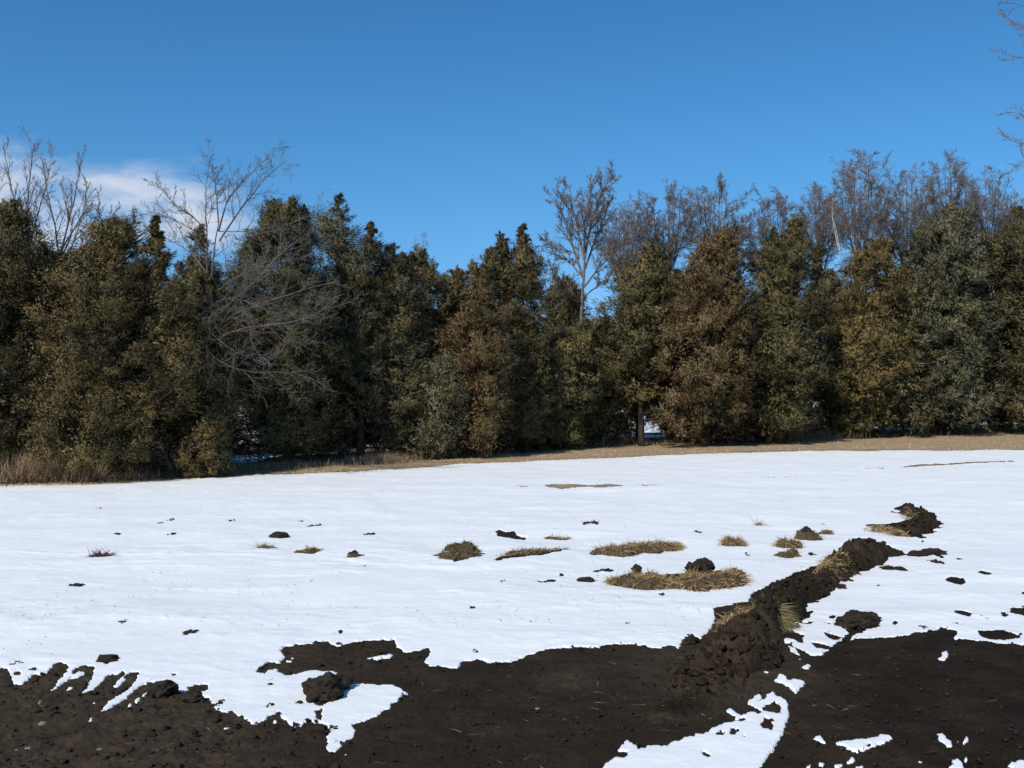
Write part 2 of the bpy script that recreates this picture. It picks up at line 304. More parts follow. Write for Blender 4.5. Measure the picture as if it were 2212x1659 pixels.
def blur(a, s):
    r_ = int(s * 3); k = np.exp(-np.arange(-r_, r_ + 1) ** 2 / (2 * s * s)); k /= k.sum()
    p = np.pad(a, ((r_, r_), (r_, r_)), 'edge'); o = np.zeros((p.shape[0], a.shape[1]), np.float32)
    for i, w in enumerate(k): o += w * p[:, i:i + a.shape[1]]
    q = np.zeros_like(a)
    for i, w in enumerate(k): q += w * o[i:i + a.shape[0], :]
    return q
snow_b = blur(snow_map, 1.15); grass_b = blur(grass_map, 2.0)
def look(arr, u, v):
    u = np.clip(u - U0, 0, MW - 1.001); v = np.clip(v - V0, 0, MH - 1.001)
    i = u.astype(int); j = v.astype(int); fu = u - i; fv = v - j
    return (arr[j, i] * (1 - fu) + arr[j, i + 1] * fu) * (1 - fv) + (arr[j + 1, i] * (1 - fu) + arr[j + 1, i + 1] * fu) * fv
strip_u = np.array([p[0] for p in strip_far], float); strip_v = np.array([p[1] for p in strip_far], float)
stop_u = np.array([p[0] for p in snow_top], float); stop_v = np.array([p[1] for p in snow_top], float)
def snow_cover(x, y):
    z = terrain(x, y); u, v = project(x, y, z)
    dd = np.maximum(y, 1.0)
    # warp in metres, expressed as picture offsets through the real distance
    wu = vnoise(x * 9, y * 9, 5) * .009 + vnoise(x * 28, y * 28, 6) * .006 + vnoise(x * 60, y * 60, 9) * .004
    wv = vnoise(x * 7, y * 5, 7) * .03 + vnoise(x * 25, y * 18, 8) * .02 + vnoise(x * 60, y * 45, 10) * .012
    uu = u + wu * F / dd; vv = v + wv * F * EYE / dd ** 2
    m = look(snow_b, uu, vv)
    beyond = v < np.interp(u, strip_u, strip_v)
    m = m + fbm(x * 26, y * 20, 3, 29, .65) * .55 * np.clip(4 * m * (1 - m), 0, 1) * (y < 14)
    wood = sstep(fbm(x * .55, y * .33, 4, 31), -.12, .16) * .9 + .05
    m = np.where(beyond, wood, m)
    side = (np.abs(x) > y * .53) | (y < 3.2)
    ms = sstep(y + x * .1 + fbm(x * .4, y * .4, 3, 77) * 1.5, 6.0, 7.5) * np.where(y > 21, 0.0, 1.0)
    ms = np.where((y > 30) | (y < -8), wood, ms)
    f = sstep(np.abs(x) / np.maximum(y, .1), .515, .56) if True else 0
    f = np.where(y < .3, 1.0, f)
    return m * (1 - f) + ms * f, u, v, beyond

# ------------------------------------------------------------------ ground sheets (fan of rows round the standpoint, finer where closer)
dense = np.linspace(R(-30.5), R(30.5), 1301)
coarse = np.linspace(R(30.5), R(360 - 30.5), 62)[1:-1]
ang = np.concatenate([dense, coarse])
rows = [1.2]
while rows[-1] < 3000:
    r0 = rows[-1]
    rows.append(r0 * (1.05 if r0 < 3.7 else 1.0032 if r0 < 13 else 1.0055 if r0 < 45 else 1.10))
rows = np.array(rows); NA, NR = len(ang), len(rows)
AA, RR = np.meshgrid(ang, rows)
GX = RR * np.sin(AA); GY = RR * np.cos(AA)
GZ = terrain(GX, GY)
far_f = 1 - sstep(RR, 40, 70)
und = (fbm(GX * .35, GY * .35, 2, 3) * .035 + fbm(GX * 1.3, GY * 1.3, 2, 4) * .016) * sstep(RR, 4, 10) * far_f
cov, GU, GV, BEY = snow_cover(GX, GY)
nearf = 1 - sstep(RR, 11, 17)
cl = fbm(GX * 5, GY * 5, 3, 11); cl2 = fbm(GX * 22, GY * 22, 3, 12, .6)
crumb = np.abs(vnoise(GX * 13, GY * 13, 13)) ; crumb2 = np.maximum(0, vnoise(GX * 34, GY * 34, 14))
left_rough = sstep(-GX, .3, 2.0) * (1 - sstep(RR, 6.5, 8))
soil_h = (cl * .012 + cl2 * .007 + crumb * .002 + crumb2 * .002 + left_rough * (np.abs(cl) * .02 + crumb2 * .008) * (1 - .7 * sstep(cov, .2, .6))) * (.25 + .75 * nearf) * far_f * (1 - .85 * sstep(cov, .5, .75))
soil_z = GZ + und + soil_h
track_u = [-200, 0, 350, 700, 850, 1000, 1150, 1260, 1400, 2400]; track_v = [1190, 1193, 1201, 1205, 1222, 1234, 1226, 1205, 1215, 1260]
tv = GV - np.interp(GU, track_u, track_v); track = np.exp(-(tv / (2.5 + 3 * (GU > 760))) ** 2) * sstep(fbm(GX * 2.2, GY * 2.2, 2, 26), -.5, .2) * (1 - sstep(GU, 1250, 1350)) * (GY > 5)
step_ = sstep(-tv, -4, 14) * (1 - sstep(-tv, 14, 60)) * sstep(GU, 750, 900) * (1 - sstep(GU, 1200, 1320)) * (GY > 5)
snow_low = track * .014 + step_ * .03 + vnoise(GX * 3, GY * 3, 21) * .006 + vnoise(GX * 11, GY * 11, 22) * .003 + fbm(GX * .8, GY * 2.2, 3, 23) * .022 * sstep(RR, 5.5, 9) + fbm(GX * 5, GY * 9, 3, 24) * .004
sm = np.clip((cov - .52) * 3.0, -1, 1)
thick = np.where(sm > 0, np.abs(sm) ** .7, -np.abs(sm) ** .8)
snow_low = np.where(snow_low < 0, snow_low * np.clip(.3 + .5 * vnoise(GX * 1.1, GY * 1.1, 28), .12, .62), snow_low)
snow_low = np.maximum(snow_low, -.012)
und = und + snow_low * sstep(RR, 4.5, 7); soil_z = GZ + und + soil_h
snow_z = GZ + und + vnoise(GX * 6, GY * 6, 33) * .002 + .0025 + np.where(sm > 0, np.clip(sm, 0, 1) * .0045, sm * .014)
def grid_faces(keep=None):
    a = np.arange(NR - 1)[:, None] * NA; j = np.arange(NA)[None, :]; j2 = (j + 1) % NA
    q = np.stack([a + j, a + j2, a + NA + j2, a + NA + j], -1)
    if keep is not None:
        k = keep.reshape(NR, NA)
        kf = k[:-1] | k[1:]; kf = kf | np.roll(kf, -1, 1); q = q[kf]
    return q.reshape(-1, 4)[:, ::-1]
def compact(verts, faces, color=None):
    used = np.zeros(len(verts), bool); used[faces.ravel()] = True
    idx = np.cumsum(used) - 1
    return verts[used], idx[faces], (color[used] if color is not None else None)
gcol = np.zeros((NR * NA, 3), np.float32)
gg = np.where(BEY, .35 + .3 * fbm(GX * .5, GY * .5, 3, 41), look(grass_b, GU, GV))
gg = np.where(RR > 60, .5, gg); gcol[:, 0] = np.clip(gg, 0, 1).ravel()
soil_brown_and_sun = np.exp(-(((GU - 1560) / 170) ** 2 + ((GV - 1450) / 75) ** 2)) * .9 + np.exp(-(((GU - 1225) / 60) ** 2 + ((GV - 1468) / 22) ** 2)) * .7 + left_rough * .75 + .22 * (GX < 1.9)  # ridge foot: sunlit tone painted as brown; other spots: soil's own brown
gcol[:, 1] = np.clip(soil_brown_and_sun * (.6 + .8 * (fbm(GX * 6, GY * 6, 3, 42) * .5 + .5)), 0, 1).ravel()
V = np.stack([GX, GY, soil_z], -1).reshape(-1, 3)
cap = np.array([[0, 0, float(V[:NA, 2].mean())]]); vv = np.concatenate([V, cap]); gc = np.concatenate([gcol, [[0, 0, 0]]])
fan = np.stack([np.arange(NA), np.full(NA, NR * NA), (np.arange(NA) + 1) % NA], -1)[:, ::-1]
tag(make_mesh('ground', vv, [grid_faces(), fan[:, ::-1][:, ::-1]], M_soil, smooth=True, color=gc), kind='structure')
Vs = np.stack([GX, GY, snow_z], -1).reshape(-1, 3)
keep = (snow_z > soil_z - .02) & (sm > -.9)
fs = grid_faces(keep.ravel()); v_, f_, _ = compact(Vs, fs)
tag(make_mesh('snow', v_, f_, M_snow, smooth=True), kind='structure')

def ground_z(x, y):
    x = np.asarray(x, float); y = np.asarray(y, float); r_ = np.hypot(x, y)
    ff = 1 - sstep(r_, 40, 70)
    u_ = (fbm(x * .35, y * .35, 2, 3) * .035 + fbm(x * 1.3, y * 1.3, 2, 4) * .016) * sstep(r_, 4, 10) * ff
    return terrain(x, y) + u_
def spot(u, v):
    x, y = gpt(u, v); return np.array([x, y, float(ground_z(x, y))])

# ------------------------------------------------------------------ dirt ridges
def ridge_height(nodes):
    H = np.zeros_like(GX)
    P = [(*gpt(u, v), h * .72, w * .78) for u, v, h, w in nodes]
    for (x0, y0, h0, w0), (x1, y1, h1, w1) in zip(P, P[1:]):
        dx, dy = x1 - x0, y1 - y0; L2 = dx * dx + dy * dy
        t_ = np.clip(((GX - x0) * dx + (GY - y0) * dy) / L2, 0, 1)
        dd = np.hypot(GX - x0 - t_ * dx, GY - y0 - t_ * dy)
        hh = h0 + (h1 - h0) * t_; ww = w0 + (w1 - w0) * t_
        ww = ww * (1 + .28 * vnoise(GX * 4, GY * 4, 51) + .15 * vnoise(GX * 11, GY * 11, 53))
        q = np.clip(1 - (dd / ww) ** 2, -.5, 1)
        H = np.maximum(H, np.where(q > 0, hh * q ** .8, 0)) if False else np.maximum(H, hh * np.sign(q) * np.abs(q) ** .85 + 0)
    return H
def ico(sub=2):
    t_ = (1 + 5 ** .5) / 2
    v = np.array([(-1,t_,0),(1,t_,0),(-1,-t_,0),(1,-t_,0),(0,-1,t_),(0,1,t_),(0,-1,-t_),(0,1,-t_),(t_,0,-1),(t_,0,1),(-t_,0,-1),(-t_,0,1)], float)
    f = [(0,11,5),(0,5,1),(0,1,7),(0,7,10),(0,10,11),(1,5,9),(5,11,4),(11,10,2),(10,7,6),(7,1,8),(3,9,4),(3,4,2),(3,2,6),(3,6,8),(3,8,9),(4,9,5),(2,4,11),(6,2,10),(8,6,7),(9,8,1)]
    v = [x / np.linalg.norm(x) for x in v]
    for _ in range(sub):
        c = {}; g = []
        def mid(a, b_):
            k = (min(a, b_), max(a, b_))
            if k not in c:
                m = v[a] + v[b_]; v.append(m / np.linalg.norm(m)); c[k] = len(v) - 1
            return c[k]
        for a, b_, d in f:
            x, y, z = mid(a, b_), mid(b_, d), mid(d, a); g += [(a, x, z), (b_, y, x), (d, z, y), (x, y, z)]
        f = g
    return np.array(v), np.array(f)
ICO = {k: ico(k) for k in (0, 1, 2, 3, 4)}
def lump(c, r, sub, rng, rough=.35, squash=.75, freq=1.6):
    v, f = ICO[sub]; o = rng.uniform(0, 50, 3); s = int(rng.integers(1000))
    n = fbm(v[:, 0] * freq + o[0] + v[:, 2] * .7, v[:, 1] * freq + o[1] + v[:, 2] * 1.3, 4, s) + .5 * fbm(v[:, 2] * freq * 2 + o[2], v[:, 0] * freq * 2 - v[:, 1], 3, s + 5)
    v = v * (1 + rough * n)[:, None]
    return v * np.array(r) * np.array([1, 1, squash]) + np.array(c), f
def lumps_mesh(cs, rs, sub, rng, rough=.35):
    VV, FF, k = [], [], 0
    for c, r in zip(cs, rs):
        v, f = lump(c, r, sub, rng, rough, .6 + .3 * rng.random()); VV.append(v); FF.append(f + k); k += len(v)
    return np.concatenate(VV), np.concatenate(FF)
rng = np.random.default_rng(7)
def build_ridge(nodes, label, seed, nl):
    H = ridge_height(nodes)
    q = sstep(H, 0, .12)
    rough = (fbm(GX * 5, GY * 5, 3, seed) * .10 + np.abs(fbm(GX * 12, GY * 12, 3, seed + 3)) * .09 + fbm(GX * 34, GY * 34, 3, seed + 4, .65) * .035 + np.maximum(0, vnoise(GX * 9, GY * 9, seed + 9)) ** 2 * .05)
    Z = GZ + und + H - .03 + rough * (.3 + .7 * q)
    k = (H > -.05) & (Z > soil_z - .05)
    H_ok = H > .001
    k &= H_ok
    Vr = np.stack([GX, GY, Z], -1).reshape(-1, 3)
    fc = grid_faces(k.ravel())
    # skirt: vertices just outside sink under the ground
    Vr[:, 2] = np.where(H_ok.ravel(), Vr[:, 2], (GZ + und - .06).ravel())
    cc = np.zeros((len(Vr), 3), np.float32); cc[:, 1] = np.clip(.28 + .9 * fbm(GX * 2.5, GY * 2.5, 3, seed + 7) + .35 * sstep(1700 - GU, 0, 200), 0, 1).ravel()  # browner towards the lower left: sunlit face painted into the soil colour
    v, f, c = compact(Vr, fc, cc)
    # loose lumps bedded on the ridge
    cand = np.argwhere(H > .03); pick = cand[rng.integers(len(cand), size=nl)]
    wgt = [(GX[i, j], GY[i, j], Z[i, j], H[i, j]) for i, j in pick]
    rs = [(.005 + .03 * rng.random() ** 3) * (1, 1.1)[0] for _ in wgt]
    lv, lf = lumps_mesh([(a, b_, c_ + .1 * r_) for (a, b_, c_, h_), r_ in zip(wgt, rs)], rs, 1, rng, .5)
    lv = lv + rng.normal(size=lv.shape) * np.repeat(np.array(rs), len(ICO[1][0]))[:, None] * .2
    lc = np.zeros((len(lv), 3)); lc[:, 1] = .3
    allv = np.concatenate([v, lv]); c = np.concatenate([c, lc])
    ctr = v.mean(0); ctr[2] = v[:, 2].min()
    o = make_mesh('dirt_ridge', allv, [f, lf + len(v)], M_soil, smooth=True, color=c, loc=ctr)
    tag(o, label, 'dirt ridge'); return o, H, Z
ridge_a = [(1440, 1545, .03, .22), (1500, 1490, .07, .30), (1560, 1450, .13, .36), (1612, 1402, .22, .31), (1655, 1358, .25, .24), (1700, 1312, .23, .22), (1765, 1268, .17, .20), (1815, 1240, .22, .22), (1855, 1217, .31, .27), (1890, 1200, .22, .22), (1935, 1196, .10, .15)]
ridge_b = [(1890, 1142, .03, .10), (1930, 1150, .11, .15), (1975, 1148, .18, .2), (2005, 1135, .21, .2), (1992, 1120, .22, .18), (1960, 1110, .17, .15), (1935, 1108, .06, .12)]
ra, HA, ZA = build_ridge(ridge_a, 'long crumbly ridge of dark dirt running diagonally from bare soil into the snow', 61, 1100)
rb, HB, ZB = build_ridge(ridge_b, 'short curved heap of dark dirt beyond the far end of the long ridge', 71, 300)

# ------------------------------------------------------------------ blades
def blades(P, D, Lg, Wd, bend, rng, seg=3, colors=None):
    """grass blades: tapered bent strips. P base, D unit direction, bend droops them"""
    n = len(P); D = D / np.linalg.norm(D, axis=1, keepdims=True)
    side = np.cross(D, rng.normal(size=(n, 3))); side /= np.linalg.norm(side, axis=1, keepdims=True) + 1e-9
    vs = []
    for i in range(seg + 1):
        t_ = i / seg
        c = P + D * (Lg * t_)[:, None]; c[:, 2] -= bend * Lg * t_ ** 2
        w = Wd * (1 - t_) ** .7 * .5
        if i < seg: vs += [c - side * w[:, None], c + side * w[:, None]]
        else: vs += [c]
    K = 2 * seg + 1; Vv = np.stack(vs, 1).reshape(-1, 3); b0 = np.arange(n)[:, None] * K
    q = np.concatenate([b0 + np.array([[2 * i, 2 * i + 1, 2 * i + 3, 2 * i + 2]]) for i in range(seg - 1)]) if seg > 1 else np.zeros((0, 4), int)
    tr = b0 + np.array([[2 * seg - 2, 2 * seg - 1, 2 * seg]])
    cc = np.repeat(colors, K, 0) if colors is not None else None
    return Vv, [q, tr], cc
def straw_cols(n, rng, base=(.46, .32, .16), alt=(.24, .155, .075), green=0.0):
    k = rng.random((n, 1)); c = np.array(base) * k + np.array(alt) * (1 - k)
    if green: g = (rng.random((n, 1)) < green); c = np.where(g, np.array([.14, .15, .055]), c)
    return c * rng.uniform(.75, 1.25, (n, 1))
# ------------------------------------------------------------------ tufts and clods in the snow
def tuft(label, pts, h, soil, nblade, blen, rng, cat='grass tuft', name='grass_tuft', green=.05, group='tufts of dead grass poking through the snow', clod=None, col=None, dirx=None):
    """pts: list of (u, v, half width m, relative height) along the tuft's foot"""
    P = [(*spot(u, v), w, k) for u, v, w, k in pts]
    c = np.mean([p[:3] for p in P], 0)
    root = empty(name, tuple(c), label, cat, group)
    VV, FF, k0 = [], [], 0
    BP, BD = [], []
    for i in range(max(1, len(P) - 1)):
        a = P[i]; b_ = P[min(i + 1, len(P) - 1)]
        d = math.dist(a[:2], b_[:2]); n = max(1, int(d / (.5 * min(a[3], b_[3]) + .01)))
        for j in range(n + 1):
            t_ = j / max(n, 1); q = [a[m] + (b_[m] - a[m]) * t_ for m in range(5)]
            q[0] += rng.normal() * q[3] * .3; q[1] += rng.normal() * q[3] * .5; q[3] *= rng.uniform(.65, 1.15)
            q[3] *= 1.2; hh = h * 1.1 * q[4] * rng.uniform(.75, 1.1)
            v, f = lump((q[0], q[1], q[2] - .01), (q[3] * rng.uniform(.8, 1.2), q[3] * rng.uniform(.8, 1.3), hh), 3, rng, .45, 1.0, 2.4)
            VV.append(v); FF.append(f + k0); k0 += len(v)
            m = max(3, int(1.6 * nblade / ((n + 1) * max(1, len(P) - 1))))
            th = rng.uniform(0, 2 * math.pi, m); ph = rng.uniform(0, 1.35, m)
            dr = np.stack([np.cos(th) * np.sin(ph), np.sin(th) * np.sin(ph), np.cos(ph)], 1)
            BP.append(np.array([q[0], q[1], q[2] - .01]) + dr * np.array([q[3], q[3], hh]) * rng.uniform(.8, 1.05, (m, 1)))
            e = dr * np.array([1, 1, .35]) + rng.normal(size=(m, 3)) * np.array([.6, .6, .3]) + np.array([.15, -.1, .05])
            if dirx is not None: e = e + np.array(dirx)
            e[rng.random(m) < .12] += np.array([0, .1, 1.1])
            BD.append(e)
    if soil:
        v = np.concatenate(VV); gcx = np.zeros((len(v), 3)); gcx[:, 0] = .15; gcx[:, 1] = .4
        make_mesh('soil_mound', v, np.concatenate(FF), M_soil, root, True, gcx, loc=c)
    BP = np.concatenate(BP); BD = np.concatenate(BD); n = len(BP)
    v, f, cc = blades(BP, BD, rng.uniform(.45, 1.25, n) * blen, rng.uniform(.0022, .0055, n) * (1 + np.hypot(c[0], c[1]) / 14), rng.uniform(.2, 1.0, n), rng, 3, straw_cols(n, rng, *(col or ()), green=green) if col else straw_cols(n, rng, green=green))
    make_mesh('blades', v, f, M_straw, root, False, cc, loc=c)
    if clod:
        for (u, v0, r_, lift) in clod:
            p = spot(u, v0); lv, lf = lump((p[0], p[1], p[2] + lift), (r_, r_, r_), 4, rng, .42, .9, 1.8)
            make_mesh('soil_clod', lv, lf, M_clod, root, True, loc=c)
    return root
TAN = ((.27, .20, .11), (.15, .10, .055)); DK = ((.30, .21, .105), (.11, .075, .04)); RED = ((.16, .075, .05), (.10, .05, .035))
tuft('mound of dark soil and matted grass, leftmost of the large mounds', [(950, 1208, .06, .5), (985, 1214, .13, .9), (1030, 1206, .07, .6)], .10, 1, 900, .09, rng, green=.15, col=DK)
tuft('rounded dark grass hump just behind the leftmost large mound', [(975, 1194, .07, .8), (1005, 1196, .10, 1), (1025, 1194, .06, .7)], .11, 1, 700, .09, rng, green=.1, col=DK)
tuft('low olive grass mound slanting up to the right, between two bigger mounds', [(1080, 1210, .05, .5), (1130, 1200, .10, 1), (1165, 1198, .06, .8), (1215, 1191, .05, .6)], .07, 1, 1200, .10, rng, green=.25)
tuft('long tan grass mound with shaggy front edge, farther of the two longest', [(1290, 1194, .10, .8), (1340, 1196, .13, 1), (1400, 1188, .11, .9), (1460, 1182, .07, .6)], .09, 1, 2600, .13, rng, green=.05)
tuft('small thin tan tuft left of the farther long grass mound', [(1192, 1163, .05, .8), (1225, 1164, .05, .5)], .035, 1, 260, .10, rng)
tuft('long straw coloured grass mound carrying a dark soil clod on top', [(1330, 1262, .07, .5), (1385, 1262, .13, .9), (1440, 1266, .11, .7), (1500, 1268, .14, 1), (1560, 1264, .14, .9), (1590, 1256, .10, .8)], .11, 1, 4200, .12, rng, clod=[(1520, 1252, .095, .12), (1496, 1252, .06, .11), (1375, 1250, .05, .08)])
tuft('tan tuft standing alone right of the farther long grass mound', [(1575, 1180, .08, 1), (1588, 1180, .05, .8)], .10, 1, 420, .13, rng)
tuft('golden tuft with dark twigs, just left of the small soil and grass clod', [(1690, 1184, .07, .8), (1712, 1184, .07, .8)], .10, 1, 380, .12, rng)
tuft('low brown tuft beneath the golden tuft and left of the ridge', [(1690, 1203, .08, .6), (1718, 1205, .07, 1)], .08, 1, 280, .08, rng, col=DK)
tuft('dark upturned soil clod with grass hem near the ridge top', [(1735, 1166, .10, 1), (1765, 1168, .08, .7)], .13, 1, 300, .09, rng, col=DK, cat='sod clod', clod=[(1742, 1166, .07, .10)])
tuft('tiny straw tuft behind the soil and grass clod', [(1782, 1151, .08, .8)], .06, 1, 120, .08, rng)
tuft('small grey tan tuft on the open snow at left centre', [(573, 1189, .07, .7)], .07, 1, 130, .12, rng)
tuft('low flat brown tuft, left one of a pair', [(648, 1196, .09, .5)], .06, 1, 120, .06, rng)
tuft('low flat brown tuft, right one of a pair', [(680, 1192, .12, .6)], .07, 1, 180, .08, rng)
tuft('dark flat sod lump right of the pair of low tufts', [(760, 1202, .08, .5)], .06, 1, 80, .05, rng, col=DK, cat='sod clod')
tuft('reddish brown twiggy sprig standing alone on the left snow', [(212, 1202, .05, .6), (232, 1203, .05, .5)], .04, 1, 170, .20, rng, col=RED, cat='weed sprig', name='weed_sprig')
tuft('thin dry tuft at the far middle of the snow', [(1278, 1136, .08, .5)], .04, 1, 80, .10, rng)
tuft('thin dry weed standing far right of the middle snow', [(1640, 1133, .04, .5)], .03, 1, 60, .20, rng)
tuft('small olive tuft growing in bare soil at lower left', [(72, 1531, .03, .6)], .02, 0, 160, .07, rng, green=.6, group='small plants in the bare soil')
tuft('big fan of yellow green straw arching over the long dirt ridge', [(1656, 1350, .07, .5)], .24, 0, 1700, .25, rng, green=.15, dirx=(.3, -.9, .1), group='grass on the dirt ridges', col=((.36, .29, .14), (.20, .16, .07)))
tuft('dry matted grass on the left shoulder of the long ridge', [(1572, 1375, .08, .9), (1600, 1358, .07, 1)], .15, 0, 300, .08, rng, group='grass on the dirt ridges')
tuft('sparse brown roots hanging on the middle of the long ridge', [(1775, 1256, .10, .9), (1810, 1238, .10, 1)], .22, 0, 450, .10, rng, group='grass on the dirt ridges')
tuft('olive grass cap on the short curved heap', [(1960, 1114, .10, 1), (1995, 1128, .12, 1)], .12, 0, 420, .08, rng, green=.15, col=DK, group='grass on the dirt ridges')
tuft('short tan grass fringe in front of the short curved heap', [(1890, 1146, .10, .6), (1940, 1156, .12, .6)], .12, 0, 420, .10, rng, group='grass on the dirt ridges')
def clod_at(label, u, v, r_, lift=.45, name='soil_clod', mat=None, squash=.85, sub=4, group='clods of dark soil', rough=.42, seed=None):
    p = spot(u, v); rg = np.random.default_rng(seed) if seed else rng
    lv, lf = lump((p[0], p[1], p[2] + r_ * lift), (r_ * 1.1, r_, r_), sub, rg, rough, squash, 1.9)
    o = make_mesh(name, lv, lf, mat or M_clod, None, True, loc=p); tag(o, label, 'stone' if name == 'stone' else 'soil clod', group)
clod_at('big upright clod of dark soil beside the tongue of snow', 702, 1508, .10, .5, seed=5, rough=.55)
clod_at('dark clod leaning on the right side of the big upright clod', 733, 1490, .065, .5, seed=6)
clod_at('rounded soil clod at the edge of the snow fingers at left', 350, 1502, .07, .4)
clod_at('small soil clod right below the snow edge at left', 417, 1516, .055, .4)
clod_at('isolated soil clod poking from snow at the foot of the ridge', 1492, 1392, .05, .3, squash=.6)
clod_at('flat dark clod lying in the snow at centre, left of the grass mounds', 603, 1164, .12, .15, squash=.4)
clod_at('small dark clod on the snow left of the long straw mound', 1266, 1258, .07, .2, squash=.5)
clod_at('low dark clod on the snow above the left snow fingers', 234, 1431, .06, .25, squash=.5)
clod_at('low clod among the snow streaks right of the ridge', 1852, 1352, .13, .3, squash=.6)
clod_at('smaller clod to the right of the low clod among snow streaks', 1872, 1341, .09, .25, squash=.5)
clod_at('small dark clod half sunk in snow right of the long ridge end', 1985, 1201, .10, .15, squash=.4)
clod_at('flat clod farther right in the snow beyond the ridge end', 2018, 1198, .12, .12, squash=.35)
for i, (lb, u, v, r_) in enumerate((('tan stone in the bare soil at lower left, larger of two side by side', 92, 1567, .021), ('pinkish stone to the right of the larger tan stone', 145, 1565, .015), ('pale grey stone lying at the lower left of the bare soil', 60, 1620, .017),
                     ('tiny pale pebble left of the pale grey stone', 35, 1624, .012), ('reddish pebble alone right of the pale stones', 215, 1621, .014), ('pinkish pebble in the middle of the bare soil', 1161, 1532, .012))):
    clod_at(lb, u, v, r_, .3, 'stone', M_stone, .6, 3, 'stones in the bare soil', .25)

# loose crumbs of soil over mud and snow edge
n = 6000
th = rng.uniform(R(-28), R(28), n * 3); rr_ = 3.9 * (11.0 / 3.9) ** rng.random(n * 3)
x = rr_ * np.sin(th); y = rr_ * np.cos(th); m, u_, v_2, _ = snow_cover(x, y)
k = (m < .9) | (rng.random(len(x)) < .003)
x, y, m = x[k][:n], y[k][:n], m[k][:n]
z = ground_z(x, y) + np.where(m > .5, .008, .008)
rad = (.002 + .011 * rng.random(len(x)) ** 8) * np.where(x < -.8, 1.7, 1)
sk = [(*gpt(*C(k_, [(a_, b_)])[0]), c_, d_) for k_, a_, b_, c_, d_ in SPECKS]; ex, ey, er = [], [], []
for gx_, gy_, c_, d_ in sk:
    hw = c_ * .5 * gy_ / F
    for q_ in range(int(3 + c_ / 2)):
        ex.append(gx_ + rng.uniform(-1, 1) * hw); ey.append(gy_ + rng.normal() * .012 * gy_ / 3); er.append(min(hw * .45, .032) * rng.uniform(.35, 1.1))
ex, ey, er = map(np.array, (ex, ey, er)); x = np.concatenate([x, ex]); y = np.concatenate([y, ey]); z = np.concatenate([z, ground_z(ex, ey) + .006]); rad = np.concatenate([rad, er])
v0, f0 = ICO[1]; nv = len(v0)
jit = 1 + .5 * rng.normal(size=(len(x), nv, 1)).clip(-1.5, 1.5)
VV = v0[None] * jit * rad[:, None, None] * np.array([1, 1, .7]) + np.stack([x, y, z], 1)[:, None]
FF = f0[None] + (np.arange(len(x)) * nv)[:, None, None]
tag(make_mesh('soil_crumbs', VV.reshape(-1, 3), FF.reshape(-1, 3), M_clod, smooth=False), 'loose crumbs of dark soil over the bare ground and snow edge', 'soil crumbs', kind='stuff')
# straw bits lying on bare soil and short stubble through the snow
n = 480
th = rng.uniform(R(-28), R(28), n * 3); rr_ = 3.9 * (9.5 / 3.9) ** rng.random(n * 3)
x = rr_ * np.sin(th); y = rr_ * np.cos(th); m, *_ = snow_cover(x, y); dens = np.clip(.12 + .8 * np.exp(-(((x - .9) / 1.2) ** 2 + ((y - 6) / 1.3) ** 2)) + .6 * (x < -1.2), 0, 1)
k = (m < .4) & (rng.random(len(x)) < dens); x, y = x[k][:n], y[k][:n]
P = np.stack([x, y, ground_z(x, y) + .028], 1); D = rng.normal(size=P.shape) * np.array([1, 1, .18])
v, f, cc = blades(P, D, rng.uniform(.015, .09, len(x)), rng.uniform(.0015, .004, len(x)), rng.uniform(-.1, .25, len(x)), rng, 3, straw_cols(len(x), rng, (.26, .17, .09), (.12, .075, .04)))
tag(make_mesh('straw_bits', v, f, M_straw, color=cc), 'scattered bits of straw and root on the bare soil', 'straw', kind='stuff')
n = 3000
th = rng.uniform(R(-29), R(29), n * 6); rr_ = 7.5 * (26 / 7.5) ** rng.random(n * 6)
x = rr_ * np.sin(th); y = rr_ * np.cos(th); m, *_ = snow_cover(x, y)
pn = sstep(fbm(x * .9, y * .45, 3, 91), .02, .5)
k = (m > .6) & (rng.random(len(x)) < pn * .16); x, y = x[k][:n], y[k][:n]
P = np.stack([x, y, ground_z(x, y) + .03], 1); D = rng.normal(size=P.shape) * np.array([.7, .7, .25]) + np.array([0, 0, .45])
v, f, cc = blades(P, D, rng.uniform(.01, .045, len(x)) * (1 + .8 * (rng.random(len(x)) < .06)), rng.uniform(.0015, .003, len(x)) * (1 + rr_.mean() / 12), rng.uniform(0, .5, len(x)), rng, 2, straw_cols(len(x), rng))
tag(make_mesh('grass_stubble', v, f, M_straw, color=cc), 'thin dead grass tips poking up through the snow', 'grass', kind='stuff')
lane_u, lane_v = [], []
for gp in grass_adds:
    a_ = np.array(gp); m_ = int(2.2 * (a_[:, 0].max() - a_[:, 0].min())); lane_u.append(rng.uniform(a_[:, 0].min(), a_[:, 0].max(), m_)); jj = np.clip(lane_u[-1].astype(int) - U0, 0, MW - 1)
    top_ = a_[:, 1].min(); bot_ = a_[:, 1].max(); lane_v.append(np.interp(lane_u[-1], [a_[0, 0], a_[:, 0].max()], [a_[0, 1], a_[a_[:, 0].argmax(), 1]]) + rng.uniform(-1, (bot_ - top_) * .6, m_))
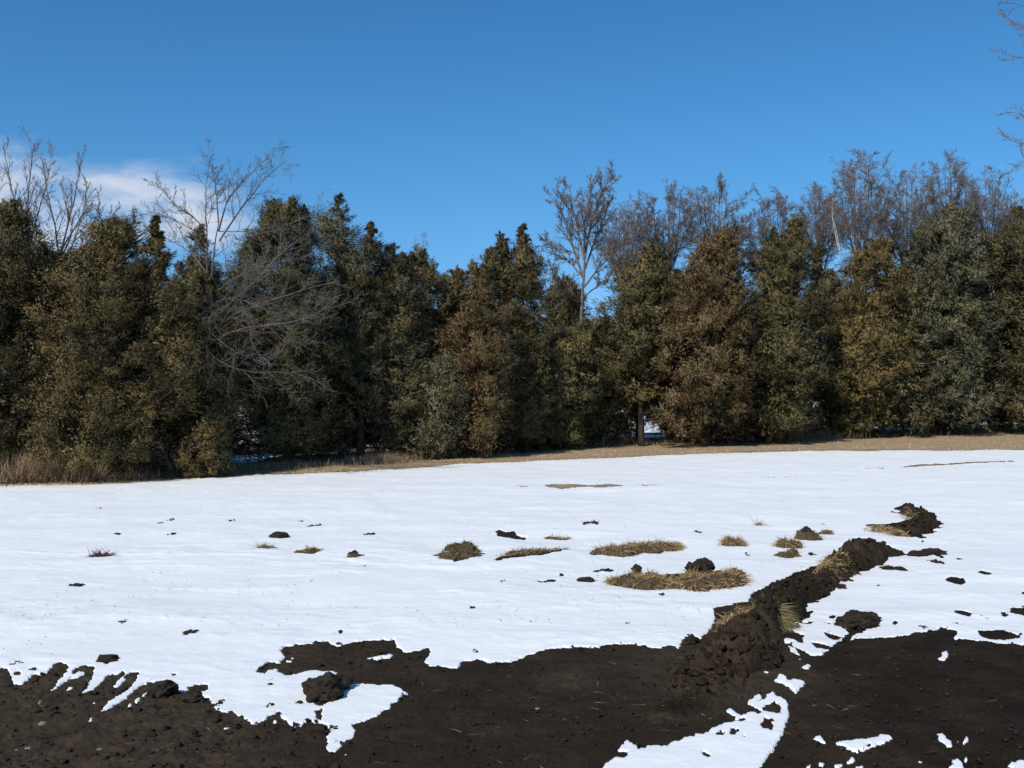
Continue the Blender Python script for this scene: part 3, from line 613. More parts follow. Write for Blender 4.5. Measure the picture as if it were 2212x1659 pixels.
# mown dead grass strip in front of the trees
n = 90000
u = rng.uniform(-60, 2272, n); t_ = rng.random(n); vs_ = np.interp(u, strip_u, strip_v) - 6; ve = np.interp(u, stop_u, stop_v) + 3
v = vs_ + (ve - vs_) * t_
lu = np.concatenate(lane_u); u[:len(lu)] = lu; v[:len(lu)] = np.concatenate(lane_v)
xyz = np.array([0.]);
zz = ray(u, v); t0 = np.full(n, 10.)
lo = np.full(n, 5.); hi = np.full(n, 90.)
for _ in range(26):
    mm = (lo + hi) / 2; ab = EYE + zz[2] * mm > terrain(zz[0] * mm, zz[1] * mm); lo = np.where(ab, mm, lo); hi = np.where(ab, hi, mm)
x = zz[0] * lo; y = zz[1] * lo
P = np.stack([x, y, ground_z(x, y)], 1); D = rng.normal(size=P.shape) * np.array([.6, .6, .2]) + np.array([0, 0, .6])
patch = fbm(x * .8, y * .8, 3, 95)
cc = straw_cols(n, rng, (.60, .44, .27), (.40, .285, .17)) * (1 + .3 * patch)[:, None]
v, f, cc = blades(P, D, rng.uniform(.03, .075, n), rng.uniform(.008, .018, n), rng.uniform(.2, .8, n), rng, 1, cc)
tag(make_mesh('dead_grass', v, f, M_straw, color=cc), 'strip of short mown tan grass between snow and trees', 'grass', kind='stuff')
# taller rough grass at the foot of the trees
n = 26000
u = np.concatenate([rng.uniform(-60, 2272, n), rng.normal(100, 60, 9000), rng.normal(1740, 55, 8000), rng.normal(860, 60, 3000), rng.normal(1480, 150, 9000)]); n = len(u)
vb_ = np.interp(u, strip_u, strip_v) + rng.normal(size=n) * 2.5 + 7
vb_ = np.where(u < 520, np.interp(u, stop_u, stop_v) - 4 - rng.random(n) * 14, vb_)
zz = ray(u, vb_); lo = np.full(n, 5.); hi = np.full(n, 90.)
for _ in range(26):
    mm = (lo + hi) / 2; ab = EYE + zz[2] * mm > terrain(zz[0] * mm, zz[1] * mm); lo = np.where(ab, mm, lo); hi = np.where(ab, hi, mm)
x = zz[0] * lo; y = zz[1] * lo; hn = .45 + .55 * (fbm(x * .5, y * .5, 3, 97) + .2)
P = np.stack([x, y, ground_z(x, y)], 1); D = rng.normal(size=P.shape) * .33 + np.array([.05, 0, 1])
bl = np.concatenate([rng.uniform(.1, .42, 26000), rng.uniform(.35, 1.05, 9000), rng.uniform(.3, .8, 8000), rng.uniform(.2, .5, 3000), rng.uniform(.15, .45, 9000)]) * np.clip(hn + .2, .3, 1.2)
v, f, cc = blades(P, D, bl, rng.uniform(.007, .018, n), rng.uniform(0, .4, n), rng, 3, straw_cols(n, rng, (.40, .28, .17), (.20, .135, .08)))
tag(make_mesh('tall_dry_grass', v, f, M_straw, color=cc), 'tall dry brown grass along the foot of the junipers', 'grass', kind='stuff')

# ------------------------------------------------------------------ tubes (trunks, limbs, twigs)
def tubes(P, Rd, m):
    """P (n,k,3) polylines, Rd (n,k) radii -> verts, quads"""
    n, k, _ = P.shape
    T = np.empty_like(P); T[:, 1:-1] = P[:, 2:] - P[:, :-2]; T[:, 0] = P[:, 1] - P[:, 0]; T[:, -1] = P[:, -1] - P[:, -2]
    T /= np.linalg.norm(T, axis=2, keepdims=True) + 1e-9
    ref = np.where(np.abs(T[..., 2:3]) > .9, np.array([1., 0, 0]), np.array([0, 0, 1.]))
    A = np.cross(T, ref); A /= np.linalg.norm(A, axis=2, keepdims=True) + 1e-9; B = np.cross(T, A)
    a = np.arange(m) * 2 * math.pi / m
    ring = P[:, :, None] + Rd[:, :, None, None] * (A[:, :, None] * np.cos(a)[None, None, :, None] + B[:, :, None] * np.sin(a)[None, None, :, None])
    base = (np.arange(n) * k * m)[:, None, None] + (np.arange(k - 1) * m)[None, :, None]
    j = np.arange(m)[None, None]; j2 = (j + 1) % m
    q = np.stack([base + j, base + j2, base + m + j2, base + m + j], -1).reshape(-1, 4)
    return ring.reshape(-1, 3), q
def grow(P0, D0, L0, R0, K, wig, up, rng, droop=0):
    n = len(P0); P = np.empty((n, K + 1, 3)); P[:, 0] = P0; D = D0 / np.linalg.norm(D0, axis=1, keepdims=True)
    for i in range(K):
        D = D + rng.normal(size=(n, 3)) * wig + np.array([0, 0, up]) - np.array([0, 0, droop]) * (i / K)
        D /= np.linalg.norm(D, axis=1, keepdims=True); P[:, i + 1] = P[:, i] + D * (L0 / K)[:, None]
    Rd = R0[:, None] * np.linspace(1, .35, K + 1)[None]
    return P, Rd
def sprout(P, Rd, Lp, nc, t0, t1, angle, rl, rng, flat=1.0, keep=1.0):
    """children along the parents. returns P0, D0, L, R"""
    n, k, _ = P.shape; t_ = rng.uniform(t0, t1, (n, nc)); t_ = (np.arange(nc)[None] + rng.random((n, nc))) / nc * (t1 - t0) + t0
    s = t_ * (k - 1); i = np.minimum(s.astype(int), k - 2); fr = (s - i)[..., None]
    r0 = np.arange(n)[:, None]
    A = P[r0, i]; B = P[r0, i + 1]; pos = A + (B - A) * fr; T = B - A; T /= np.linalg.norm(T, axis=2, keepdims=True) + 1e-9
    rad = Rd[r0, i] + (Rd[r0, i + 1] - Rd[r0, i]) * fr[..., 0]
    rnd = rng.normal(size=T.shape) * np.array([1, flat, 1]); perp = rnd - (rnd * T).sum(2, keepdims=True) * T; perp /= np.linalg.norm(perp, axis=2, keepdims=True) + 1e-9
    an = rng.normal(angle, .18, t_.shape)[..., None]
    D = T * np.cos(an) + perp * np.sin(an)
    Lc = (Lp[:, None] * rl * (1.15 - .6 * t_) * rng.uniform(.6, 1.25, t_.shape))
    k_ = rng.random(t_.size) < keep
    return pos.reshape(-1, 3)[k_], D.reshape(-1, 3)[k_], Lc.ravel()[k_], (rad * .6).ravel()[k_]
def finish_tree(root, c, trunks, branches, twigs, mt, mb, mw, leaf=None):
    for nm, lst, m_, mat in (('trunk', trunks, 8, mt), ('branches', branches, 5, mb), ('twigs', twigs, 3, mw)):
        VV, FF, k0 = [], [], 0
        for P, Rd in lst:
            v, q = tubes(P, Rd, m_); VV.append(v); FF.append(q + k0); k0 += len(v)
        if VV: make_mesh(nm, np.concatenate(VV), np.concatenate(FF), mat, root, True, loc=c)
def resample(pts, K):
    pts = np.array(pts, float); s = np.concatenate([[0], np.cumsum(np.linalg.norm(np.diff(pts, axis=0), axis=1))]); q = np.linspace(0, s[-1], K + 1)
    # smooth by cubic-ish: linear resample then 2 passes of averaging
    o = np.stack([np.interp(q, s, pts[:, i]) for i in range(3)], 1)
    for _ in range(3): o[1:-1] = (o[:-2] + 2 * o[1:-1] + o[2:]) / 4
    return o
def bare_tree(label, d, ub, limbs, seed, wood=(M_grey, M_grey, M_twig), tw=(7, 7, 5), rmin=.0035, ang=.55, up=.03, lens=(.42, .42, .4), droop=0, group=None, name='bare_tree', cat='bare tree', extra=0, t0=.2, wiggle=.09):
    """limbs: list of ([(u,v,dy)...], base radius); photo places turned into metres at distance d"""
    rg = np.random.default_rng(seed)
    x0, _, _ = at_depth(ub, 900, d); base = np.array([x0, d, float(ground_z(x0, d)) - .05])
    root = empty(name, tuple(base), label, cat, group)
    T, B, Wg = [], [], []
    first = True
    for pl, r0 in limbs:
        pts = []
        for q in pl:
            if q == 'base': pts.append(base)
            else:
                X = at_depth(q[0], q[1], d + (q[2] if len(q) > 2 else 0)); pts.append(X)
        K = 14; P = resample(pts, K)[None]; P = P + rg.normal(size=P.shape) * .012 * np.linspace(0, 1, K + 1)[None, :, None]
        Rd = r0 * (1 - np.linspace(0, 1, K + 1) ** .9 * .8)[None]
        (T if first else B).append((P, Rd)); was_first = first; first = False
        Lp = np.array([np.linalg.norm(np.diff(P[0], axis=0), axis=1).sum()])
        if was_first and pl[-1] and len(limbs) > 1 and extra == 0: continue
        a = sprout(P, Rd, Lp, tw[0], t0, 1.0, ang, lens[0], rg, .8)
        P1, R1 = grow(*a, 7, wiggle, up, rg, droop); R1 = np.maximum(R1, rmin); B.append((P1, R1))
        b_ = sprout(P1, R1, a[2], tw[1], .12, 1.0, ang, lens[1], rg)
        P2, R2 = grow(*b_, 5, wiggle * 1.3, up, rg, droop); R2 = np.maximum(R2, rmin); Wg.append((P2, R2))
        c_ = sprout(P2, R2, b_[2], tw[2], .15, 1.0, ang, lens[2], rg)
        P3, R3 = grow(*c_, 3, wiggle * 1.5, up, rg); R3 = np.maximum(R3 * .8, rmin * .8); Wg.append((P3, R3))
        if len(tw) > 3:
            e_ = sprout(P3, R3, c_[2], tw[3], .15, 1.0, ang, lens[2], rg)
            P4, R4 = grow(*e_, 1, wiggle * 1.5, up, rg); R4 = np.maximum(R4 * .8, rmin * .7); Wg.append((P4, R4))
    finish_tree(root, base, T, B, Wg, *wood)
    return root

# ------------------------------------------------------------------ junipers
OL = np.array([.094, .078, .032]); BZ = np.array([.138, .088, .034]); GG = np.array([.100, .098, .058]); DG = np.array([.056, .054, .026]); YL = np.array([.130, .098, .032]); BR = np.array([.120, .074, .034])
GAIN = 1.95
def juniper(label, d, vb, prof, cols, seed, dens=1.0, gap=.0, low=.055, spires=(), group='junipers in the windbreak', ub=None, ragged=.2, wide=1.0):
    """prof: list of (v, uL, uR): the crown's outline; cols: [(colour, weight)...]"""
    rg = np.random.default_rng(seed)
    pv = np.array([p[0] for p in prof], float); L_ = np.array([p[1] for p in prof], float); R_ = np.array([p[2] for p in prof], float)
    if d is None:
        uc = (L_[-1] + R_[-1]) / 2; _, d = gpt(uc, vb); d -= 1.3 if 'young' in group and uc > 500 else 0
    s = d / F / (CP)             # metres per pixel at this distance
    ub = (L_[-1] + R_[-1]) / 2 if ub is None else ub
    x0 = (ub - W0 / 2) * s; base = np.array([x0, d, float(ground_z(x0, d))])
    hz = np.array([at_depth(ub, v_, d)[2] - base[2] for v_ in pv]); ax = ((L_ + R_) / 2 - W0 / 2) * s - x0; ra = (R_ - L_) / 2 * s
    if 'young' in group: wide = .25
    Ht_ = hz.max(); ra = ra + np.minimum(ra * .5, .24) * wide * np.clip((Ht_ - hz) / 1.2, .2, 1)
    o_ = np.argsort(hz); hz, ax, ra = hz[o_], ax[o_], ra[o_]
    Htop = hz[-1]
    root = empty('juniper_tree', tuple(base), label, 'juniper tree', group)
    # lobes over the envelope
    hs_ = np.linspace(max(hz[0], low * Htop), Htop, 200); rs_ = np.interp(hs_, hz, ra); 
    area = 2 * math.pi * np.trapezoid(rs_, hs_) if hasattr(np, 'trapezoid') else 2 * math.pi * np.trapz(rs_, hs_)
    nc = int(area * 5.6 * dens) + 14
    w = rs_ + .16; w /= w.sum()
    h = rg.choice(hs_, nc, p=w) + rg.normal(size=nc) * .05; th = rg.uniform(0, 2 * math.pi, nc)
    rr = np.interp(h, hz, ra); a_ = np.interp(h, hz, ax)
    fr = 1 - np.abs(rg.normal(size=nc)) * ragged * 1.3; fr = np.clip(fr, .15, 1.0)
    lob = np.clip(rr * .40, .12, .36) * rg.uniform(.7, 1.25, nc)
    rho = np.maximum(rr * fr - lob * .25, 0)
    nsup = int(area * 1.25) + 5; sh = rg.choice(hs_, nsup, p=w); sth = rg.uniform(0, 2 * math.pi, nsup); sr = np.interp(sh, hz, ra)
    SP = np.stack([np.cos(sth) * sr, np.sin(sth) * sr, sh * .85], 1); LP = np.stack([np.cos(th) * rr, np.sin(th) * rr, h * .85], 1)
    DM = np.linalg.norm(LP[:, None] - SP[None], axis=2); near = DM.argmin(1); dn = DM.min(1)
    rho = rho * rg.uniform(.84, 1.24, nsup)[near] * (1 - np.minimum(.3 * (dn / .5) ** 2, .38)); stone_ = rg.uniform(.75, 1.3, nsup)
    cx_, cy_ = a_ + np.cos(th) * rho, np.sin(th) * rho * .9
    lobtone = stone_[near]
    C_ = np.stack([cx_, cy_, h], 1)
    if gap > 0:
        g_ = fbm(C_[:, 0] * .9 + seed, C_[:, 2] * .9 + C_[:, 1] * .5, 2, seed); k_ = g_ > np.quantile(g_, gap); C_, lob, th, rr, h, lobtone = C_[k_], lob[k_], th[k_], rr[k_], h[k_], lobtone[k_]
    # inner shaded foliage so that the crown has body
    ni = int(nc * .45); hi_ = rg.choice(hs_, ni, p=w); ti = rg.uniform(0, 6.283, ni); ri = np.interp(hi_, hz, ra) * rg.uniform(0, .55, ni)
    Ci = np.stack([np.interp(hi_, hz, ax) + np.cos(ti) * ri, np.sin(ti) * ri, hi_], 1)
    if gap > 0:
        ki = fbm(Ci[:, 0] * .9 + seed, Ci[:, 2] * .9 + Ci[:, 1] * .5, 2, seed) > np.quantile(g_, gap); Ci, ti, ri, hi_ = Ci[ki], ti[ki], ri[ki], hi_[ki]
    nt_ = 16; qt = np.linspace(0, 1, nt_); ht = Htop * (1 - .3 * qt) ; rt = np.interp(ht, hz, ra)
    at_ = rg.uniform(0, 6.283, nt_); C_ = np.concatenate([C_, np.stack([np.interp(ht, hz, ax) + np.cos(at_) * rt * .25, np.sin(at_) * rt * .25, ht - .08], 1)])
    lob = np.concatenate([lob, np.clip(rt * .45, .10, .3)]); th = np.concatenate([th, at_]); lobtone = np.concatenate([lobtone, np.ones(nt_)])
    for (su, sv, sv2, sw) in spires:
        zt = at_depth(su, sv, d)[2] - base[2]; zb = at_depth(su, sv2, d)[2] - base[2]; xx = (su - W0 / 2) * s - x0; n_ = int(8 + 14 * (zt - zb))
        q = (np.arange(n_) + .5) / n_; pz = zb + (zt - zb) * q; pr = sw * .5 * s * (1 - q) ** .8 * rg.uniform(.2, 1, n_); pt_ = rg.uniform(0, 6.283, n_)
        C_ = np.concatenate([C_, np.stack([xx + np.cos(pt_) * pr, np.sin(pt_) * pr, pz], 1)]); lob = np.concatenate([lob, np.clip((1 - q) * sw * s * .35, .06, .16)]); th = np.concatenate([th, pt_]); pass
    nC = len(C_)
    C_ = np.concatenate([C_, Ci]); lob = np.concatenate([lob, np.full(len(Ci), .3)]); th = np.concatenate([th, ti]); inner = np.arange(len(C_)) >= nC
    topf = np.clip((C_[:, 2] / Htop - .75) * 4, 0, 1)
    outd = np.stack([np.cos(th), np.sin(th), .35 + 1.3 * topf], 1); outd /= np.linalg.norm(outd, axis=1, keepdims=True)
    # colour per lobe
    wts = np.array([c[1] for c in cols], float); wts /= wts.sum(); ci = rg.choice(len(cols), len(C_), p=wts)
    lc = np.array([c[0] for c in cols])[ci]
    lc = lc * .52 + (np.array([c[0] for c in cols]) * wts[:, None]).sum(0) * .36 + np.array([.100, .078, .035]) * .12
    lc = lc * rg.uniform(.85, 1.18, (len(C_), 1)); lc[:len(lobtone)] *= lobtone[:, None]; lc *= 1.12 if 'young' in group else .97  # front junipers lighter than the rest: shading difference put into the leaf colour
    # plumes in each lobe -> twigs -> sprays
    npl = np.where(inner, 4, 7); reps = np.repeat(np.arange(len(C_)), npl)
    pdir = outd[reps] * .75 + rg.normal(size=(len(reps), 3)) * .62 + np.array([0, 0, .22]); pdir /= np.linalg.norm(pdir, axis=1, keepdims=True)
    plen = lob[reps] * rg.uniform(.7, 1.75, len(reps)); pb = C_[reps] - outd[reps] * (lob[reps] * .35)[:, None]
    zf = np.clip(d / 31, .72, 1.3); fine = .74 if 'second row' in label else .6; ns = int(23 / zf ** 1.7 / fine ** 1.85); r2 = np.repeat(np.arange(len(reps)), ns); t_ = rg.random(len(r2)) ** .7
    spread = (plen[r2] * .22 * (1.2 - t_ * .9))[:, None]
    bend = rg.normal(size=(len(reps), 3)) * .22
    Pp = pb[r2] + pdir[r2] * (plen[r2] * t_)[:, None] + bend[r2] * (plen[r2] * t_ ** 2)[:, None] + rg.normal(size=(len(r2), 3)) * spread
    Sd = pdir[r2] * .9 + rg.normal(size=(len(r2), 3)) * .36 + np.array([0, 0, .1]) - np.array([0, 0, .35]) * (t_ ** 2)[:, None]; Sd /= np.linalg.norm(Sd, axis=1, keepdims=True)
    sl = rg.uniform(.09, .20, len(r2)) * zf * fine; sw_ = sl * rg.uniform(.17, .28, len(r2))
    sd_ = np.cross(Sd, rg.normal(size=Sd.shape)); sd_ /= np.linalg.norm(sd_, axis=1, keepdims=True) + 1e-9
    a = Pp - sd_ * (sw_ * .5)[:, None]; b_ = Pp + sd_ * (sw_ * .5)[:, None]; c = Pp + Sd * sl[:, None]
    keepz = np.minimum(np.minimum(a[:, 2], b_[:, 2]), c[:, 2]) > .02
    V3 = np.stack([a, b_, c], 1)[keepz]; n3 = len(V3)
    Cc = (C_[reps] - outd[reps] * (lob[reps] * .3)[:, None])[r2]; Nl = Pp - Cc; Nl /= np.linalg.norm(Nl, axis=1, keepdims=True) + 1e-9
    Ng = np.cross(b_ - a, c - a); Ng /= np.linalg.norm(Ng, axis=1, keepdims=True) + 1e-9
    Ng *= np.sign((Ng * Nl).sum(1, keepdims=True)); Nn = Nl * .75 + outd[reps][r2] * .35 + Ng * .2 + rg.normal(size=Ng.shape) * .08
    Nn /= np.linalg.norm(Nn, axis=1, keepdims=True); Nn = Nn[keepz]
    colv = (lc[reps][r2] * rg.uniform(.87, 1.14, (len(r2), 1)))[keepz] * GAIN
    co_ = make_mesh('crown', V3.reshape(-1, 3), np.arange(n3 * 3).reshape(-1, 3), M_leaf, root, False, np.repeat(colv, 3, 0))
    na = co_.data.attributes.new('Nrm', 'FLOAT_VECTOR', 'POINT'); na.data.foreach_set('vector', np.repeat(Nn, 3, 0).astype(np.float32).ravel())
    # trunk and boughs
    tk = resample([(0, 0, -.1), (np.interp(Htop * .25, hz, ax) * .4, 0, Htop * .25), (np.interp(Htop * .6, hz, ax), 0, Htop * .6), (ax[-1], 0, Htop * .96)], 12)
    tr_ = .03 + .012 * Htop
    v8, q8 = tubes(tk[None], (tr_ * (1 - np.linspace(0, 1, 13)) ** 1.1 * .95 + .008)[None], 8)
    tz = np.clip(C_[:, 2] - np.hypot(C_[:, 0], C_[:, 1]) * rg.uniform(.1, .6, len(C_)), .15, Htop * .93)
    tx = np.interp(tz, tk[:, 2], tk[:, 0]); A = np.stack([tx, np.zeros_like(tx), tz], 1)
    mid = (A + C_) / 2 + np.array([0, 0, -.1]) + rg.normal(size=A.shape) * .06
    Pb = np.stack([A, (A + mid) / 2 + rg.normal(size=A.shape) * .03, mid, (mid + C_) / 2 + rg.normal(size=A.shape) * .03, C_], 1)
    Lb = np.linalg.norm(C_ - A, axis=1); Rb = np.clip(.006 + .011 * Lb, .006, .035)[:, None] * np.linspace(1, .3, 5)[None]
    v, q = tubes(Pb, Rb, 4); make_mesh('trunk', np.concatenate([v8, v]), np.concatenate([q8, q + len(v8)]), M_bark, root, True)
    # low dead twigs
    return root
O1 = [(OL, 3), (BZ, 2), (DG, 1)]; ORG = [(BZ, 3), (YL, 1), (OL, 2)]; DRK = [(DG, 3), (OL, 2)]; GRN = [(OL, 4), (YL, 1), (DG, 1.5)]; PAL = [(OL, 2), (GG, 2), (BZ, .6)]; GRY = [(GG, 4), (OL, 1.5)]; BRN = [(BR, 4), (OL, 1.5), (BZ, 1)]
J = juniper
J('wide dark juniper cut by the left edge of the photo', None, 1040, [(434,5,30),(450,-40,45),(480,-60,66),(500,-70,108),(540,-90,128),(600,-110,130),(700,-130,108),(800,-130,95),(900,-120,75),(1010,-100,60)], ORG + [(DG, 2.5)], 1, .8, .28)
J('broad rusty brown juniper, second from the left edge', None, 1036, [(479,225,250),(492,203,290),(512,172,305),(545,145,322),(585,130,345),(640,113,385),(700,95,405),(780,75,418),(860,62,425),(940,66,400),(1015,85,375)], ORG + [(DG, .8)], 2, 1.0, .07, spires=((335,470,600,70),))
J('thin wispy juniper half hidden behind the pale bare tree', 30, 0, [(488,425,436),(520,405,450),(580,395,470),(680,385,490),(800,380,500),(960,390,490)], PAL, 3, .7, .3)
J('dark sparse juniper wrapping the trunk of the pale bare tree', 23.2, 0, [(590,435,455),(640,412,478),(720,395,500),(820,385,505),(920,390,500),(1000,410,490)], DRK + [(BR, 1)], 35, .8, .22)
J('dark juniper behind the gap left of the pale bare tree trunk', 31, 0, [(560,400,440),(640,330,480),(740,300,540),(860,300,560),(980,330,540)], DRK, 36, .8, .05)
J('tall dark juniper with three blunt tips behind the sweeping bare boughs', None, 1008, [(446,583,592),(462,566,660),(480,548,672),(500,532,680),(525,507,692),(600,482,728),(700,462,758),(800,452,768),(900,468,760),(985,500,742)], DRK, 4, .95, .16, spires=((630,433,480,26),(655,450,490,24),(586,440,480,30)))
J('juniper with a ragged see-through spire, highest of the centre left', 27.5, 0, [(421,728,733),(445,708,752),(470,702,758),(490,692,782),(515,690,810),(560,692,818),(610,690,835),(700,690,850),(800,690,862),(900,705,850),(985,715,845)], PAL + [(DG, 1)], 5, .75, .24, spires=((800,484,560,40),))
J('grey brown juniper sloping down right of the ragged spire', None, 993, [(531,842,848),(555,822,866),(600,800,890),(700,790,915),(800,788,925),(900,800,925),(980,820,915)], [(OL, 2), (GG, 1), (DG, 1.5), (BR, 1)], 6, .95, .08)
J('blunt juniper with small sky holes near its top, left of centre', 29, 0, [(543,905,917),(568,875,933),(600,860,955),(650,852,978),(750,845,990),(850,850,990),(970,880,980)], O1 + [(GG, 1)], 7, .9, .12, spires=((886,556,600,26),))
J('low juniper with a thin drooping tip at the dip in the skyline', 29.5, 0, [(582,980,995),(620,955,1015),(700,935,1040),(800,930,1045),(960,950,1030)], O1, 8, .9, .15)
J('brown topped juniper left of the pair of pointed spires', 28, 0, [(573,1020,1028),(605,1003,1055),(650,992,1082),(720,984,1098),(850,985,1105),(960,1003,1085)], BRN + [(OL, 1)], 9, 1.0, .05)
J('pointed spire juniper, left one of the close pair at centre', 30.5, 0, [(505,1079,1083),(528,1071,1094),(558,1052,1106),(600,1040,1116),(650,1035,1122),(750,1030,1125),(950,1040,1120)], O1 + [(DG, 1)], 10, .85, .16, spires=((1058,540,575,22),))
J('pointed spire juniper, right and taller one of the close pair at centre', 30.5, 0, [(491,1126,1130),(518,1115,1142),(545,1106,1158),(580,1096,1170),(612,1090,1173),(650,1092,1170),(720,1080,1182),(820,1075,1190),(950,1090,1180)], O1, 11, .85, .14)
J('pale green bushy young juniper in front at centre left', None, 986, [(772,955,990),(800,905,1008),(850,876,1018),(900,857,1020),(945,852,1012),(980,882,990)], PAL, 12, 1.15, .0, group='young junipers in front')
J('round olive juniper in front of the tall bare tree', None, 966, [(722,1225,1262),(745,1165,1288),(780,1147,1298),(830,1130,1300),(870,1126,1292),(920,1122,1295),(958,1135,1282)], GRN + [(BZ, .6)], 13, 1.15, .0, group='young junipers in front')
J('middling olive juniper left of the round one', None, 972, [(705,1080,1110),(745,1045,1130),(800,1015,1150),(880,1002,1155),(960,1018,1138)], O1 + [(GG, .7)], 14, 1.1, .02, group='young junipers in front')
J('cone shaped juniper right of the tall bare tree', 33, 0, [(524,1402,1416),(555,1372,1440),(600,1347,1452),(640,1325,1460),(700,1290,1470),(760,1275,1478),(830,1290,1470),(870,1320,1450)], GRN + [(BZ, 1)], 15, .95, .06, low=.22)
J('large russet brown juniper with a rounded top', 32, 0, [(503,1548,1580),(520,1524,1603),(550,1497,1612),(580,1472,1618),(650,1432,1632),(750,1405,1640),(850,1405,1640),(930,1435,1618)], BRN, 16, 1.0, .03)
J('green juniper with a leaning spire right of the russet one', 32.5, 0, [(474,1720,1728),(500,1702,1744),(530,1675,1750),(560,1632,1758),(620,1602,1768),(700,1592,1778),(800,1592,1780),(920,1605,1765)], GRN, 17, .95, .08, spires=((1673,500,560,34),(1770,532,600,26)))
J('domed golden brown juniper left of the grey green one', None, 944, [(524,1890,1918),(545,1845,1943),(580,1822,1958),(650,1795,1965),(720,1782,1958),(800,1772,1938),(860,1778,1928),(930,1805,1900)], ORG + [(OL, 2)], 18, 1.0, .04)
J('biggest grey green juniper, frosted looking, near the right edge', None, 940, [(446,2052,2062),(480,2022,2105),(508,1950,2128),(540,1942,2148),(600,1932,2160),(700,1922,2168),(800,1912,2168),(900,1895,2160),(930,1910,2150)], GRY, 19, 1.15, .0)
J('dark juniper cut by the right edge of the photo', 35, 0, [(452,2195,2225),(480,2180,2250),(512,2152,2280),(560,2132,2310),(700,2125,2320),(850,2145,2330),(915,2160,2300)], DRK + [(OL, 2), (BZ, 1)], 20, .95, .08)
J('low spreading juniper on a visible bare trunk over a snowy gap', None, 944, [(742,1380,1412),(775,1325,1438),(810,1303,1448),(850,1302,1440),(885,1330,1425)], O1, 21, 1.0, .08, low=.16, group='young junipers in front', ub=1376)
J('yellowish juniper bush bulging in front of the golden dome', None, 942, [(690,1830,1860),(720,1800,1930),(760,1782,1945),(800,1775,1948),(850,1790,1935),(875,1800,1920)], ORG + [(YL, 3)], 22, 1.1, .0, low=.25, group='young junipers in front')
J('narrow bright green juniper under the russet one', None, 950, [(772,1520,1545),(820,1498,1585),(880,1495,1592),(940,1508,1575)], GRN + [(YL, 1)], 23, 1.0, .1, group='young junipers in front')
J('wide low green juniper at the foot of the leaning spire tree', None, 948, [(752,1660,1725),(785,1622,1752),(830,1602,1762),(880,1612,1740),(938,1640,1710)], GRN + [(YL, 1)], 24, 1.0, .12, group='young junipers in front')
J('small rusty juniper seedling at the snow edge on the left', None, 1032, [(888,450,460),(925,424,482),(975,400,494),(1022,392,480)], ORG, 25, 1.2, .05, group='young junipers in front')
J('small dull green juniper seedling under the broad rusty one', None, 1022, [(900,284,296),(955,262,318),(1008,248,330)], ORG, 26, 1.1, .1, group='young junipers in front')
J('low juniper seedling in the lower left corner of the trees', None, 1040, [(930,-10,20),(980,-30,45),(1030,-40,50)], ORG, 27, 1.1, .05, group='young junipers in front')
J('dark juniper behind the trunk of the tall bare tree', 38, 0, [(606,1212,1228),(660,1180,1275),(730,1165,1300),(850,1160,1310),(940,1170,1300)], DRK, 28, 1.0, .08)
J('dark juniper behind the ragged spire tree', 36, 0, [(600,640,760),(660,600,900),(760,600,900),(940,620,880)], DRK, 29, .7, .1)
J('dark juniper behind the spires at centre', 38, 0, [(650,1000,1110),(720,970,1150),(820,960,1160),(930,980,1150)], DRK, 30, .7, .1)
J('dull juniper filling behind the cone and russet trees', 38, 0, [(590,1440,1480),(660,1400,1500),(760,1380,1500),(860,1400,1500)], DRK + [(BR, 1)], 31, .7, .2, low=.3)
J('dull juniper filling behind the leaning spire and the golden dome', 37, 0, [(590,1770,1800),(640,1745,1840),(740,1740,1850),(880,1750,1840)], O1 + [(DG, 1)], 32, .8, .2)
J('green juniper between the grey green one and the right edge', 36.5, 0, [(515,2120,2160),(560,2090,2190),(700,2080,2200),(880,2090,2190)], O1, 33, .9, .05)
J('dark juniper behind the gap between the two leftmost junipers', 30, 0, [(600,60,130),(700,30,160),(850,20,170),(990,40,150)], DRK, 34, .6, .3)

rf = np.random.default_rng(77)
WHERE = ['beyond the left photo edge', 'behind the leftmost juniper', 'filling the gap between the leftmost and the broad rusty juniper', 'directly behind the broad rusty juniper', 'behind the trunk of the pale bare tree', 'just right of the pale bare tree trunk', 'under the long sweeping boughs', 'below the ragged spire tree', 'behind the grey brown sloping juniper', 'below the juniper with sky holes', 'under the brown topped juniper', 'below the pair of spires', 'behind the round olive juniper', 'right of the tall bare tree trunk', 'behind the cone shaped juniper', 'left of the russet juniper', 'right of the russet juniper', 'behind the leaning spire', 'left of the golden dome', 'behind the golden dome', 'left side of the grey green juniper', 'behind the grey green juniper', 'right side of the grey green juniper', 'at the right photo edge']
SKU = [-100, 0, 200, 330, 420, 600, 800, 900, 1000, 1100, 1200, 1300, 1400, 1560, 1720, 1900, 2060, 2200, 2300]; SKV = [500, 510, 540, 560, 600, 520, 570, 620, 650, 610, 745, 680, 610, 570, 565, 585, 520, 530, 530]
